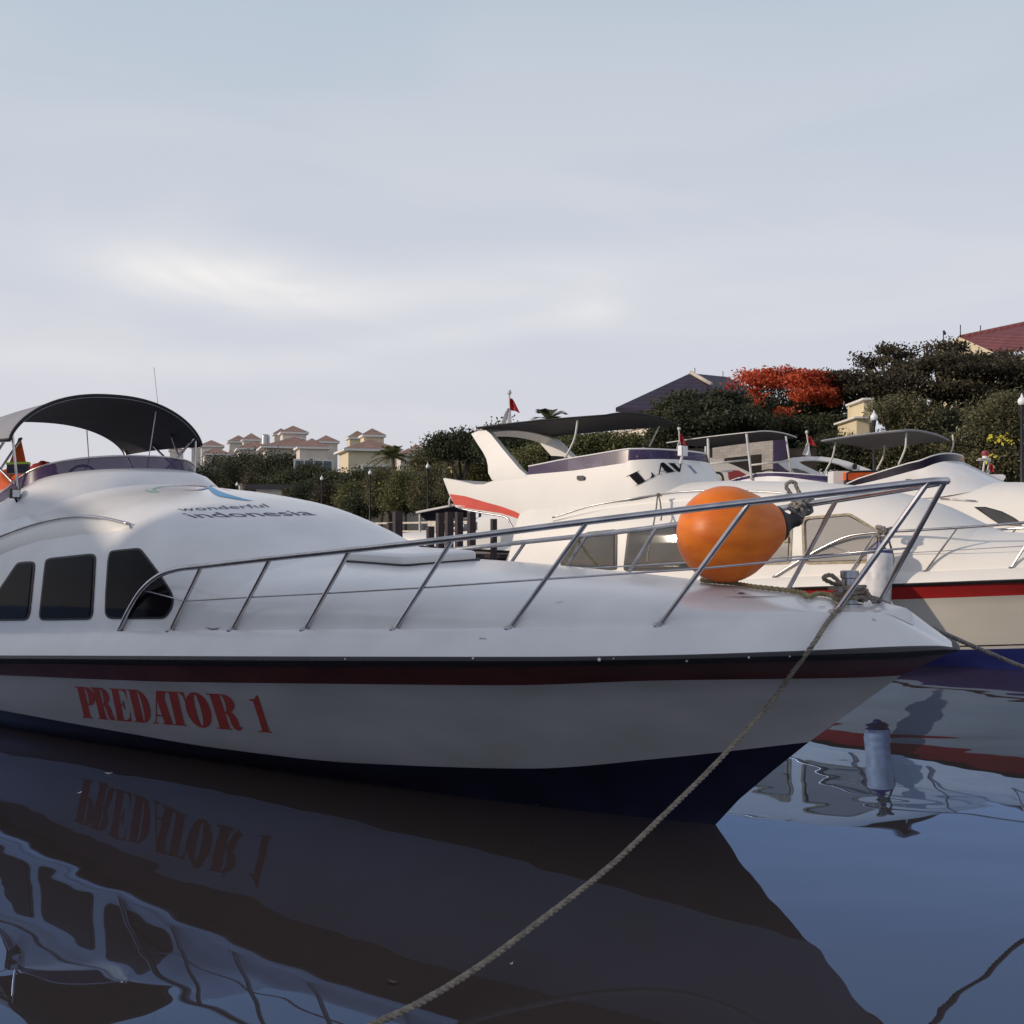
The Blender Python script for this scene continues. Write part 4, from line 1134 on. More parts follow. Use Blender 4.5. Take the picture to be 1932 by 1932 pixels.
# floor of the flybridge between the two inner walls
lowest = [(s, v-.0, min(z, 2.72)) for s, v, z in rowJ]
mb.grid([[F2.W(s, v, z) for s, v, z in lowest[:-1]], [F2.W(s, -v, z) for s, v, z in lowest[:-1]]])
mb.grid([[F2.W(s, v, z) for s, v, z in rowB[:14]], [F2.W(s, -v, z) for s, v, z in rowB[:14]]])
fly2 = mb; obj('flybridge', mb, 'gelcoat_cream', mid_, angle=50)
bf2 = [fly2.bvh()]
tp = [on(bc2+bf2, x, y, .03) for x, y in trim2]; mb = MB(); mb.tube(crom([p for p in tp if p], 5), .013, 7); obj('steel_trim', mb, 'steel_dull', mid_, angle=0)
# red flash on the tail
redT = [(849,932),(878,936),(915.5,947),(945,955),(970,964),(1000,979),(1030,996.5)]; redB = [(858.5,955),(885,959),(915.5,963.5),(945,968),(965,974),(998,986),(1030,998.5)]
mb = MB(); decal(mb, [redT+redB[::-1]], bf2, off=.010, L=40, edge=10); obj('red_flash', mb, 'stripe_orange', mid_, smooth=False, fixn=False)
# windscreen strip
wsT = [(975,884),(1066,866),(1110,859),(1175,848),(1225,845)]
wtop = [(F2.at(px, tab(wsT, px), FV-.05)) for px in (984,1020,1066,1110,1150,1180)]
wz = smooth_tab(wtop + [(-7.35, F2.at(1240, 845, .9)[1]), (-6.55, 3.135)])
i0 = next(i for i, (s, v) in enumerate(path_t) if s > wtop[0][0])
wb = [(s, max(0, v-.03), z-.01) for s, v, z in rowT[i0:]]; wt = [(s-.03*(1 if v < FV-.01 else 0), max(0, v-.06), wz(s)) for s, v, z in rowT[i0:]]
wt2 = [(s, max(0, v-.012), z) for s, v, z in wt]; wb2 = [(s, max(0, v-.012), z) for s, v, z in wb]
mb = MB(); mb.grid([full_row(r) for r in (wb, wt, wt2, wb2)]); ws2 = obj('windscreen', mb, 'tinted_acrylic', mid_, angle=50)
mb = MB(); mb.tube(full_row(wt), .014, 7); obj('windscreen_edge', mb, 'white_plastic', ws2, angle=0)
# radar arch legs and beam
legp = [(883,818),(896,812),(910,811),(920,818),(945,846),(981,884),(995,896),(996,903),(960,906),(930,906),(923,893),(921,878),(917,866),(910,854),(897,837)]
leg3 = [F2.at(x, y, FV-.02) for x, y in legp]
arch = []
for sg in (1, -1):
    mb = MB()
    def wv(z): return (FV+.005) - max(0, z-2.9)*.16
    outer = [F2.W(s, sg*wv(z), z) for s, z in leg3]; inner = [F2.W(s, sg*(wv(z)-.12), z) for s, z in leg3]
    tri = tessellate_polygon([[Vector((s, z, 0)) for s, z in leg3]]); n = len(outer)
    mb.add(outer+inner, [tuple(t) for t in tri]+[tuple(i+n for i in t[::-1]) for t in tri]+[(i, (i+1) % n, n+(i+1) % n, n+i) for i in range(n)])
    obj('radar_arch_leg', mb, 'gelcoat_cream', mid_, angle=40)
s1, z1 = leg3[0]; s2, z2 = leg3[2]
mb = MB(); rows = []
for i in range(13):
    v = -1+2*i/12; zz = .10*(1-v*v)
    rows.append([F2.W(s1, v*.98, z1+zz), F2.W(s1+.05, v*.98, z1+zz+.06), F2.W(s2-.05, v*.98, z2+zz+.02), F2.W(s2+.02, v*.98, z2+zz-.05), F2.W((s1+s2)/2, v*.98, z1+zz-.1)])
mb.grid(rows, close=False); mb.grid([[r[-1] for r in rows], [r[0] for r in rows]]); obj('radar_arch_beam', mb, 'gelcoat_cream', mid_, angle=40)
# canopy
bimini(F2, mid_, -10.35, -7.5, 1.08, 3.69, 3.66, 0.10, 0.02, 'canvas_black', 'canvas_black')
for a, b in (((1090, 793), (1066, 865)),):
    sa, za = F2.at(a[0], a[1], 1.0); sb_, zb_ = F2.at(b[0], b[1], 1.08); pole(F2, mid_, (sa, 1.0, za), (sb_, 1.08, zb_), .018, 'pipe_white', bend=.06)
sa, za = F2.at(1244, 803, -1.0); sb_, zb_ = F2.at(1225, 842, -1.05); pole(F2, mid_, (sa, -1.0, za), (sb_, -1.05, zb_), .016, 'pipe_white')
# letters
bfl = bf2 + bc2
LV = [('L', [(1209,912),(1231,899),(1212,884),(1188,897)]), ('A', [(1240,897),(1280,891.5),(1266,877),(1236,880)]), ('V', [(1262,886),(1292,889),(1292,876.5),(1254,877.5)]), ]
Z9 = lambda zx, zy: ((1550+zx*.2588)/1.325, (1150+zy*.2588)/1.325)
LV = [('L', [Z9(155,250),Z9(335,160),Z9(265,65),Z9(62,160)]), ('A', [Z9(345,150),Z9(540,112),Z9(455,20),Z9(345,40)]), ('V', [Z9(520,122),Z9(625,108),Z9(612,36),Z9(455,32)])]
mb = MB()
for ch, q in LV: decal(mb, quad(glyph(ch), *q), bfl, off=.012, L=10, edge=6)
obj('flybridge_lettering', mb, 'letter_black', mid_, smooth=False, fixn=False)
mb = MB(); decal(mb, quad(glyph('I'), Z9(712,128), Z9(752,130), Z9(690,60), Z9(640,48)), bfl, off=.012, L=10, edge=6)
obj('faded_letter', mb, 'letter_pale', mid_, smooth=False, fixn=False)
# deck lamp on the windscreen corner, side light
p = on(bf2, 1281, 872, .10)
if p:
    ax = (F2.b, F2.n, Vector((0, 0, 1))); p += Vector((0, 0, .12))
    mb = MB(); mb.box(p, (.07, .19, .16), ax); mb.tube([p-Vector((0, 0, .05)), p-Vector((0, 0, .2))-F2.b*.05], .02, 6); l_ = obj('deck_lamp', mb, 'white_plastic', mid_, smooth=False)
    mb = MB(); mb.box(p+F2.b*.032, (.03, .15, .12), ax); obj('lens', mb, 'lens_clear', l_, smooth=False)
mb = MB(); decal(mb, [[(1090,899),(1092,898),(1101,897.5),(1104,900),(1104,904),(1102,906),(1092,906.5),(1090,904)]], bf2, off=.03, skirt=.02, L=30, edge=8); obj('side_light', mb, 'rubber_black', mid_, smooth=False)
# steering wheel and seats seen through the tinted strip
mb = MB(); cw = F2.W(-7.3, .25, 3.0); mb.tube([cw+F2.n*.24*math.cos(k*math.pi/8)+Vector((0, 0, .22*math.sin(k*math.pi/8)))-F2.b*.05*math.sin(k*math.pi/8) for k in range(17)], .016, 6)
mb.tube([cw, cw-Vector((0, 0, .4))+F2.b*.2], .03, 6); obj('steering_wheel', mb, 'steel', mid_, angle=0)
for s_, v_ in ((-8.7, .55), (-8.3, -.5)):
    mb = MB(); c = F2.W(s_, v_, 2.75); mb.lathe(c-Vector((0, 0, .3)), (0, 0, 1), [(.05, 0), (.05, .3)], 8)
    mb.grid([[c+F2.n*(x*.25)-F2.b*(.2-.06*math.cos(x*1.4))+Vector((0, 0, z)) for x in (-1, -.5, 0, .5, 1)] for z in (0., .25, .38)]+[[c+F2.n*(x*.22)-F2.b*.26+Vector((0, 0, z)) for x in (-1, -.5, 0, .5, 1)] for z in (.38, .2, 0.)])
    mb.box(c, (.42, .46, .1), (F2.b, F2.n, Vector((0, 0, 1)))); obj('helm_seat', mb, 'rubber_black', mid_, angle=40)
# bow rail of the cream cruiser
R2 = dict(front=1.45, v=[(0,.10),(.04,.15),(.15,.22),(.5,.40),(1,.64),(2,1.0),(3,1.24),(4,1.36),(5.5,1.42),(9,1.43)],
  trace=[(1458,1090),(1490,1069),(1530,1045),(1560,1029),(1600,1012),(1640,1006),(1700,1002),(1770,998),(1850,993),(1932,986),(2050,974),(2150,966)], curl=5,
  stan=[((1601,1084.5),(1652,1006)),((1746,1078),(1806,996)),((1908,1071.5),(1965,983)),((2040,1064),(2095,970))], toe=B2['toe'], toe_end=B2['toe_end'], rw=.005)
make_rail(F2, mid_, R2, r=.019, rs=.015)
# aft hatch frame moulding and cockpit coaming visible under the tail
mb = MB(); pts = [F2.W(F2.at(x, y, 1.2)[0], 1.2, F2.at(x, y, 1.2)[1]) for x, y in ((866,959),(905,967),(952,975),(962,986),(970,1002),(972,1016),(966,1034),(957,1058),(950,1085))]
mb.tube(crom(pts, 5), .018, 7); obj('cockpit_grab_rail', mb, 'steel_dull', mid_, angle=0)
# white cylinder fender and its lashing
fr_rail = F2
fx = F2.at(1655, 1100, 1.72)
ft = F2.W(F2.at(1662, 1030, 1.62)[0], 1.62, F2.at(1662, 1030, 1.62)[1])
fb = F2.W(F2.at(1654, 1168, 1.70)[0], 1.70, F2.at(1654, 1168, 1.70)[1])
fend = thing('cylinder_fender', 'white cylinder fender with blue caps hanging on the cream hull', 'fender', fb)
ax = (ft-fb).normalized(); Lf = (ft-fb).length
mb = MB(); mb.lathe(fb, ax, [(.05, .04), (.12, .05), (.158, .09), (.165, .13), (.165, Lf-.14), (.158, Lf-.10), (.13, Lf-.07)], 28); obj('body', mb, 'fender_white', fend, angle=50)
mb = MB(); mb.lathe(fb, ax, [(.150, Lf-.115), (.155, Lf-.09), (.125, Lf-.05), (.06, Lf-.02), (.05, Lf+.05), (.03, Lf+.06)], 24); obj('cap', mb, 'fender_blue', fend, angle=50)
mb = MB(); mb.lathe(fb, -ax, [(.145, -.115), (.15, -.07), (.115, -.045), (.055, -.01), (.045, .05), (.03, .06)], 24); obj('cap', mb, 'fender_blue', fend, angle=50)
kp = P(1665, 1003, ft.y); kn = knot(kp, F2.b, .085, 4, 3)
rope_thing('fender_lashing', 'grey knotted rope holding the white fender to the rail', kn, .016, 'rope_grey', None, 'rope', n=3, extra=[[kp, kp.lerp(ft+ax*.08, .5)+Vector((-.05, -.02, 0)), ft+ax*.05], [kp+F2.b*.05, kp.lerp(ft+ax*.08, .5)+Vector((.05, -.02, 0)), ft+ax*.05], [kp+F2.b*.06, P(1676, 1016, ft.y-.03), P(1683, 1040, ft.y+.02), P(1686, 1058, ft.y), P(1680, 1072, ft.y)]])
# dark hose coiled over the side deck
hs = [on(bc2, x, y, .03) for x, y in ((1618,1062),(1628,1053),(1650,1034),(1680,1018),(1705,1008),(1728,1012),(1737,1028),(1730,1050),(1712,1063),(1690,1068),(1668,1066))]
hs = [h for h in hs if h]
# ropes hanging from the trim to the side deck
def hang(pts, d, label, m, r=.014):
    rope_thing('hanging_rope', label, [P(x, y, d) for x, y in pts], r, m, None, 'rope', n=6)
dh = F2.W(F2.at(1240, 935, 1.3)[0], 1.32, 0).y
rope_thing('hanging_rope', 'doubled rope hanging from the trim of the cream cruiser over its window', [P(1242,934,dh),P(1240,941,dh-.05),P(1238,960,dh-.2),P(1232,995,dh-.5),P(1226,1024,dh-.7),P(1221,1060,dh-.9)], .013, 'rope_grey', None, 'rope', n=6, extra=[[P(1243,934,dh),P(1246,950,dh-.1),P(1248,972,dh-.2),P(1247,982,dh-.2)], [P(1237,936,dh),P(1242,931,dh-.06),P(1248,936,dh)]])
dq = 9.6
d_r = None
sR = F1.s_at(1090, lambda s: -RV1(s), -6, 1.2); pr_ = F1.W(sR, -RV1(sR), RZ1(sR))
rope_thing('hanging_rope', 'yellowish rope draped over the far rail of the near yacht', [P(1066,1068,pr_.y-.1), P(1072,1052,pr_.y-.05), P(1088,1021,pr_.y-.03), P(1094,1023,pr_.y+.03), P(1110,1046,pr_.y+.1), P(1134,1074,pr_.y+.15)], .013, 'rope_yellow', None, 'rope', n=6)

# ------------------------------------------------------------------ boats behind
def generic_boat(name, label, O, ang, sc, zoff=0.0, mats=('stripe_red', 'hull_white', 'boot_navy'), zc=None, T=11.5):
    fr = Frame(O, ang, 0); root = thing(name, label, 'motor boat', fr.W(-4, 0, 0))
    sc_ = lambda t: [(a, b*sc) for a, b in t]
    lin = lambda a, b: (lambda s, v: (a+b*s)*sc+zoff)
    S = dict(T=T, N=40, topmat='gelcoat_cream', cut=-1.75,
      rubtop=(1.45, sc_(VR), lin(1.33, .05)), rubbot=(1.42, sc_([(a, b*.965) for a, b in VR]), lin(1.24, .05)), redbot=(1.15, sc_(S1['redbot'][1]), lin(1.05, .05)),
      bluetop=(.6, sc_(S1['bluetop'][1]), lin(.35, .02)), water=(0., sc_(S1['water'][1]), lambda s, v: 0.), toe=(1.3, sc_(VT), lin(1.5, .055)),
      zc=zc or [(-12,1.0),(-9.6,1.05),(-9.35,2.5),(-9,2.66),(-6,2.7),(-4.75,2.66),(-3.7,2.54),(-3.2,2.41),(-2.6,2.2),(-2.,1.94),(-1.7,1.84),(0,1.74),(1.0,1.6),(1.3,1.5)],
      p=[(-9,3.0),(-5,2.9),(-3,2.5),(-1.5,2.1),(1,2.1)])
    B = make_hull(fr, root, S, list(mats)); return fr, root, B
def flag(name, label, px, top, bot, d, tip=False, lean=0.0, colour=('flag_red', 'flag_white'), w=26, group='red and white flags on the boats'):
    """a limp red over white flag on a staff"""
    A, Bt = P(px+lean, top, d), P(px, bot, d); root = thing(name, label, 'flag', Bt, group)
    mb = MB(); mb.tube([Bt, A], .018, 6); mb.lathe(A, (0, 0, 1), [(.03, 0), (.045, .03), (.03, .08)], 8); obj('staff', mb, 'pipe_white', root, angle=0)
    h = (A-Bt).length; k = d/FPX
    for m, z0, z1, x0, x1 in ((colour[0], .86, .50, 0.0, 1.0), (colour[1], .55, .06, -.9, .15)):
        mb = MB(); rows = []
        for i in range(7):
            u = i/6; row = []
            for j in range(7):
                v = j/6; x = (x0+(x1-x0)*v)*w*k*(.25+.75*u**.8); row.append(Bt.lerp(A, z0+(z1-z0)*u)+Vector((x, -.05-.06*math.sin(v*9+u*3), -.06*v*u)))
            rows.append(row)
        mb.grid(rows); obj('cloth', mb, m, root, angle=0)
    return root
# boat E: big white yacht at the right with grey canopy
FE, eR, EB = generic_boat('motor_cruiser', 'white motor cruiser with grey sun canopy and dark windscreen, behind the cream cruiser', (13.2, 16.2), 38, 1.0, 0.05)
bcE = [EB['cabin'].bvh(), EB['deck'].bvh()]
def fly_front(fr, root, topT, botT, pxs, FV, nose_top, nose_bot, zt_n, zb_n, wsT=None, glass='smoked_acrylic', wz_n=0, body='gelcoat'):
    tp_, bt_ = [], []
    for px in pxs:
        s, z = fr.at(px, tab(topT, px), FV); tp_.append((s, z)); bt_.append((s, fr.at(px, tab(botT, px), FV)[1]))
    s_str = tp_[-1][0]; zt = smooth_tab(tp_+[(nose_top, zt_n)]); zb = smooth_tab(bt_+[(nose_bot, zb_n)])
    pt = [(s, FV) for s, _ in tp_]; pb = list(pt)
    for i in range(1, 15):
        th = i/14*math.pi/2; c = max(0, math.cos(th))**.85; q = math.sin(th)**.85
        pt.append((s_str+(nose_top-s_str)*q, FV*c)); pb.append((s_str+(nose_bot-s_str)*q, FV*c*1.03))
    rT = [(s, v, zt(s)) for s, v in pt]; rB = [(s, v, zb(s)) for s, v in pb]
    rI = [(s-.04, max(0, v-.06), z) for s, v, z in rT]; rJ = [(s, v, z-.4) for s, v, z in rI]
    fl = lambda r: [fr.W(s, v, z) for s, v, z in r]+[fr.W(s, -v, z) for s, v, z in r[-2::-1]]
    mb = MB(); mb.grid([fl(r) for r in (rB, rT, rI, rJ)]); o = obj('flybridge', mb, body, root, angle=45)
    if wsT:
        wt_ = [(fr.at(px, tab(wsT, px), FV-.04)) for px in pxs]; wz = smooth_tab(wt_+[(nose_top, wz_n)])
        a = [(s-.02, max(0, v-.03), z-.01) for s, v, z in rT]; b = [(s-.07, max(0, v-.06), wz(s)) for s, v, z in rT]; c = [(s-.012, max(0, v-.012), z) for s, v, z in b]; e = [(s-.012, max(0, v-.012), z) for s, v, z in a]
        m2 = MB(); m2.grid([fl(r) for r in (a, b, c, e)]); w_ = obj('windscreen', m2, glass, root, angle=45)
        m3 = MB(); m3.tube(fl(b), .014, 6); obj('windscreen_edge', m3, 'white_plastic', w_, angle=0)
    return mb
Z5 = lambda zx, zy: (1509+.2187*zx, 754.7+.2187*zy)
flyE = fly_front(FE, eR, [(1600,918),(1625,913),(1660,905),(1719,889),(1760,879),(1790,876)], [(1600,935),(1700,940),(1790,940)], (1602,1625,1645,1670,1695,1719,1740), 1.12, -6.35, -5.4, 3.10, 2.6,
   [(1600,914),(1625,903),(1660,892),(1719,874),(1760,865),(1790,864)], wz_n=3.24)
# foreside slab joining flybridge and coachroof
cE = []
for z5a in ((190,362),(900,262)): cE.append(Z5(*z5a))
sa, za = FE.at(*cE[0], 1.3); sb_, zb_ = FE.at(*cE[1], 1.3)
bimini(FE, eR, sa, sb_, 1.3, zb_-.02, za, .06, .03, 'canvas_black', 'canvas_grey', bind='canvas_grey')
for (a, b, v) in ((Z5(312,348), Z5(205,648), 1.0), (Z5(918,280), Z5(850,560), 1.05), (Z5(732,375), Z5(662,605), -.9), (Z5(1318,300), Z5(1278,500), -1.0)):
    s_, z_ = FE.at(*a, v); s2_, z2_ = FE.at(*b, v); pole(FE, eR, (s_, v, z_), (s2_, v, z2_), .018, 'pipe_white', bend=.05)
mb = MB(); decal(mb, [[(1838,957),(1860,957),(1890,965),(1912,976),(1925,985),(1928,992),(1890,992),(1868,978),(1848,964)]], bcE, off=.012, skirt=.01, L=60, edge=14)
if mb.f: 
    w_ = obj('window', mb, 'window_seal', eR, angle=50)
    mb = MB(); decal(mb, [[(1846,959),(1862,960),(1890,968),(1910,978),(1920,986),(1915,990),(1890,990),(1868,976)]], bcE, off=.02, L=60, edge=14); 
    if mb.f: obj('pane', mb, 'grey_glass', w_, angle=50)
tp = [on(bcE+[flyE.bvh()], x, y, .03) for x, y in ((1775,943),(1800,944),(1822,946),(1842,947.5))]; tp = [p for p in tp if p]
if len(tp) > 2: mb = MB(); mb.tube(tp, .014, 6); obj('steel_trim', mb, 'steel_dull', eR, angle=0)
mb = MB(); decal(mb, [[(1710,904),(1720,904),(1720,909),(1710,910)]], [flyE.bvh()], off=.03, skirt=.02, L=30, edge=8)
if mb.f: obj('side_light', mb, 'rubber_black', eR, smooth=False)

# boat C: open flybridge with pipe-framed canopy, red seat
FC, cR, CB = generic_boat('flybridge_boat', 'white flybridge boat with pipe framed canopy and red helm seat', (12.7, 22.0), 40, 1.0, 0.0)
def pipes(fr, root, segs, d, r=.022, m='pipe_white', name='canopy_frame', dd=None):
    for sg in segs:
        mb = MB(); mb.tube(crom([P(x, y, d+(dz[0] if dz else 0)) for x, y, *dz in sg], 6) if len(sg) > 2 else [P(sg[0][0], sg[0][1], d), P(sg[1][0], sg[1][1], d)], r, 7); obj(name, mb, m, root, angle=0)
dC = 25.0; Z10 = lambda zx, zy: ((1650+zx*.2588)/1.325, (1060+zy*.2588)/1.325)
# canopy C
ca, cb = Z10(65, 190), Z10(940, 82); sa, za = FC.at(*ca, 1.05); sb_, zb_ = FC.at(*cb, 1.05)
bimini(FC, cR, sa, sb_, 1.05, zb_, za, .06, .02, 'canvas_black', 'canvas_black', bind='pipe_white')
yC = FC.W(sb_, 1.05, 0).y
pipes(FC, cR, [[Z10(462,140), Z10(475,495)], [Z10(835,95), Z10(862,330), Z10(885,540)]], yC, .030)
pipes(FC, cR, [[Z10(475,385), Z10(860,345)], [Z10(868,398), Z10(1240,358)], [Z10(1215,118), Z10(1270,488)], [Z10(470,465), Z10(700,452)], [Z10(440,215), Z10(440,320)]], yC+.3, .024)
# flybridge coaming low part and windscreen
flyC = fly_front(FC, cR, [(1375,912),(1392,907),(1430,900),(1480,896),(1510,899)], [(1375,935),(1510,935)], (1376,1392,1410,1430,1450), 1.1, -6.3, -6.0, 2.95, 2.4, [(1375,909),(1392,903),(1430,893),(1480,889),(1510,896)], 'tinted_acrylic', 3.12)
# red seat
mb = MB(); sc0 = Z10(690, 585); pts = [Z10(660,450), Z10(700,445), Z10(760,448), Z10(820,480), Z10(880,530), Z10(860,575), Z10(780,572), Z10(690,585), Z10(668,510)]
mb.prism([P(x, y, yC+.6) for x, y in pts], (0.05, .38, 0)); obj('helm_seat', mb, 'red_vinyl', cR, angle=40)
mb = MB(); mb.tube(crom([P(*Z10(x, y), yC+.2) for x, y in ((485,480),(520,470),(575,475),(600,500),(612,548))], 5), .03, 6); obj('seat_frame', mb, 'rubber_black', cR, angle=0)
cw = P(*Z10(1075, 495), yC+.7); mb = MB(); mb.tube([cw+Vector((.30*math.cos(k*math.pi/9), .1*math.sin(k*math.pi/9), .14*math.sin(k*math.pi/9))) for k in range(19)], .022, 6); mb.tube([cw, cw+Vector((.1, .2, -.4))], .03, 6); obj('steering_wheel', mb, 'rubber_black', cR, angle=0)
# boat D: arch with round hole
FD, dR, DB = generic_boat('sport_yacht', 'white sport yacht with sweeping roof arch, between the canopied boats', (17.5, 25.5), 40, 1.0, -.1)
dD = 29.0
def sweep(root, name, outl, d, th, m, hole=None):
    mb = MB(); o3 = [P(x, y, d) for x, y in outl]; n = len(o3)
    tri = tessellate_polygon([[Vector((x, y, 0)) for x, y in outl]]); off = Vector((.25*th, th, 0))
    mb.add(o3+[p+off for p in o3], [tuple(t) for t in tri]+[tuple(i+n for i in t[::-1]) for t in tri]+[(i, (i+1) % n, n+(i+1) % n, n+i) for i in range(n)]); return obj(name, mb, m, root, angle=40)
sweep(dR, 'roof_arch', [Z10(*p) for p in ((1140,375),(1180,355),(1280,325),(1420,312),(1560,315),(1700,332),(1830,365),(1930,405),(1932,440),(1820,430),(1730,390),(1640,365),(1500,350),(1400,352),(1340,365),(1380,392),(1480,440),(1590,495),(1680,545),(1380,545),(1300,490),(1210,430))], dD, .35, 'gelcoat')
sweep(dR, 'side_window', [Z10(*p) for p in ((1270,432),(1310,428),(1400,455),(1480,495),(1550,540),(1375,540))], dD-.03, .03, 'grey_glass')
sweep(dR, 'roof_arch', [Z5(*p) for p in ((395,560),(440,545),(500,560),(560,582),(620,605),(560,612),(480,612),(430,590))], dD+2.0, .3, 'gelcoat')
sweep(dR, 'speaker', [tuple(Z5(475+22*math.cos(a*math.pi/8), 574+26*math.sin(a*math.pi/8))) for a in range(16)], dD-.15, .1, 'rubber_black')
# arch of a boat behind boat C
sweep(cR, 'roof_arch', [Z10(*p) for p in ((230,318),(330,308),(470,320),(590,352),(720,400),(840,455),(980,520),(1010,560),(640,580),(560,500),(470,440),(400,385),(300,340))], yC+2.6, .3, 'gelcoat_cream')
# cream side of the cockpit in boat C
# orange life raft box + crate on boat D
crate = thing('storage_crate', 'orange topped crate in a black pipe frame beside the grey canopy boat', 'crate', P(1620, 905, 22.5))
mb = MB(); mb.box(P(1622, 899, 22.7), (.62, .4, .16)); obj('lid', mb, 'orange_vest', crate, smooth=False)
mb = MB(); mb.box(P(1622, 908, 22.7), (.60, .38, .22)); obj('box', mb, 'rubber_black', crate, smooth=False)
mb = MB(); mb.tube([P(1598, 912, 22.4), P(1598, 894, 22.4), P(1604, 890, 22.4), P(1652, 889, 22.4)], .022, 6); obj('pipe_frame', mb, 'rubber_black', crate, angle=0)
mb = MB(); mb.box(P(1586, 905, 23), (.42, .4, .34)); obj('cool_box', mb, 'white_plastic', smooth=False, label='white cool box on the boat just left of the orange topped crate', cat='cool box', loc=P(1586, 913, 23))
# boat F: arch with beacon at the right edge
FFr, fR, FB = generic_boat('patrol_boat', 'white boat at the right edge with roof arch and orange stripe', (21.5, 22.0), 40, .95, -.2)
dF = 24.0; Z11 = lambda zx, zy: ((2300+zx*.13458)/1.325, (1080+zy*.13458)/1.325)
sweep(fR, 'roof_arch', [Z11(*p) for p in ((930,800),(1000,788),(1530,785),(1585,810),(1588,850),(1480,985),(1300,950),(1290,920),(1390,830),(1010,830),(1130,900),(1050,900))], dF, .25, 'gelcoat')
sweep(fR, 'orange_band', [Z11(*p) for p in ((1510,970),(1760,955),(1990,960),(1990,1040),(1760,1045),(1640,1020))], dF+.3, .1, 'orange_paint')
bm_ = thing('beacon', 'red topped beacon lamp on a short mast at the right edge', 'beacon', P(*Z11(1205, 780), dF+.1))
mb = MB(); mb.tube([P(*Z11(1160, 780), dF+.1), P(*Z11(1205, 500), dF+.1)], .022, 6); mb.box(P(*Z11(1195, 497), dF+.1), (.22, .1, .025)); mb.box(P(*Z11(1140, 523), dF+.1), (.2, .05, .02)); obj('mast', mb, 'pipe_white', bm_, smooth=False)
b0 = P(*Z11(1210, 490), dF+.1); mb = MB(); mb.lathe(b0, (0, 0, 1), [(.062, 0), (.062, .055)], 14); obj('collar', mb, 'white_plastic', bm_)
mb = MB(); mb.lathe(b0+Vector((0, 0, .055)), (0, 0, 1), [(.07, 0), (.085, .05), (.075, .10), (.03, .115)], 14); obj('lamp', mb, 'red_vinyl', bm_)
# flags
flag('flag', 'red and white flag on a staff above the black canopy of the cream cruiser', 963, 744, 803, 21.0, lean=-2, w=19)
flag('flag', 'red and white flag partly hidden by the black letter boat\'s deck lamp', 1284, 812, 862, 27.5, lean=-3, w=14)
flag('flag', 'red and white flag on the white arched roof between two canopies', 1528, 818, 860, 29.0, lean=-6, w=17)
flag('flag', 'red and white flag drooping under the red beacon lamp', 1861, 872, 905, dF+.2, lean=5, w=14)
# ------------------------------------------------------------------ pilings, left boats, orange gear
PLB = ['wide dark square timber pile standing alone left of the close row', 'short dark pile stub just left of the wide lone pile', 'short dark pile at the left end of the close row of piles', 'tall dark pile second in the close row, beside the short one', 'tall dark pile third in the close row, touching its neighbour', 'dark square pile fourth in the row, after the touching pair', 'dark square pile fifth in the row, left of the wide gap', 'dark square pile standing apart right of the row by the cruiser stern']
for ip_, (x0, x1, yt, d, yb) in enumerate(((740,760,965,36,0),(730,741,986,35,0),(804,820,993,36,0),(822,839,968,37,0),(839,856,966,38.5,0),(858,874,966,36,0),(881,898,966,35.5,0),(925,938,979,37,0))):
    w_ = (x1-x0)/FPX*d*.74; c = P((x0+x1)/2, yt, d)
    ax = (Vector((.88, .47, 0)), Vector((-.47, .88, 0)), Vector((0, 0, 1)))
    mb = MB(); mb.box((c.x, c.y, (c.z-1.0)/2), (w_, w_, c.z+1.0), ax)
    obj('timber_pile', mb, 'wood_dark', None, smooth=False, label=PLB[ip_], cat='pile', group='timber piles in the water', loc=(c.x, c.y, 0))
wl = thing('walkway', 'low wooden walkway between the dark timber piles', 'walkway', P(850, 1005, 38))
mb = MB(); a, b = P(700, 1005, 39), P(1010, 1005, 37.5); dv = (b-a).normalized(); nv = Vector((-dv.y, dv.x, 0))
mb.box(((a+b)/2).xy.to_3d()+Vector((0, 0, 1.0)), ((b-a).length, 1.2, .14), (dv, nv, Vector((0, 0, 1)))); obj('decking', mb, 'wood_dark', wl, smooth=False)
mb = MB(); mb.box(((a+b)/2).xy.to_3d()+Vector((0, 0, .8)), ((b-a).length, .9, .22), (dv, nv, Vector((0, 0, 1)))); obj('beam', mb, 'wood_dark', wl, smooth=False)
# white speedboats behind the piles
def speedboat(label, px, d, ang, sc, zs):
    return generic_boat('speedboat', label, (P(px, YH, d).x, d), ang, sc, zs, ('hull_white', 'hull_white', 'boot_navy'),
      zc=[(-12,1.3),(-9.4,1.6),(-8.2,2.5),(-7.2,2.75),(-4.5,2.75),(-3.5,2.6),(-2.4,2.2),(-1.2,1.85),(0,1.8),(1.3,1.6)], T=10.0)
FG, gR, GB = speedboat('white speedboat with a sloping cabin window behind the timber piles, bow to the left', 772, 41.5, 194, 1.0, .05)
bg_ = [GB['cabin'].bvh(), GB['deck'].bvh()]
mb = MB(); decal(mb, [[(800,1000),(812,990),(835,984),(900,980),(900,1000),(860,1004),(812,1004)]], bg_, off=.02, skirt=.01, L=40, edge=14)
if mb.f: obj('window', mb, 'grey_glass', gR, angle=50)
speedboat('white speedboat moored just past the piles beside the red tail of the cream cruiser', 880, 46.5, 196, 1.0, .2)
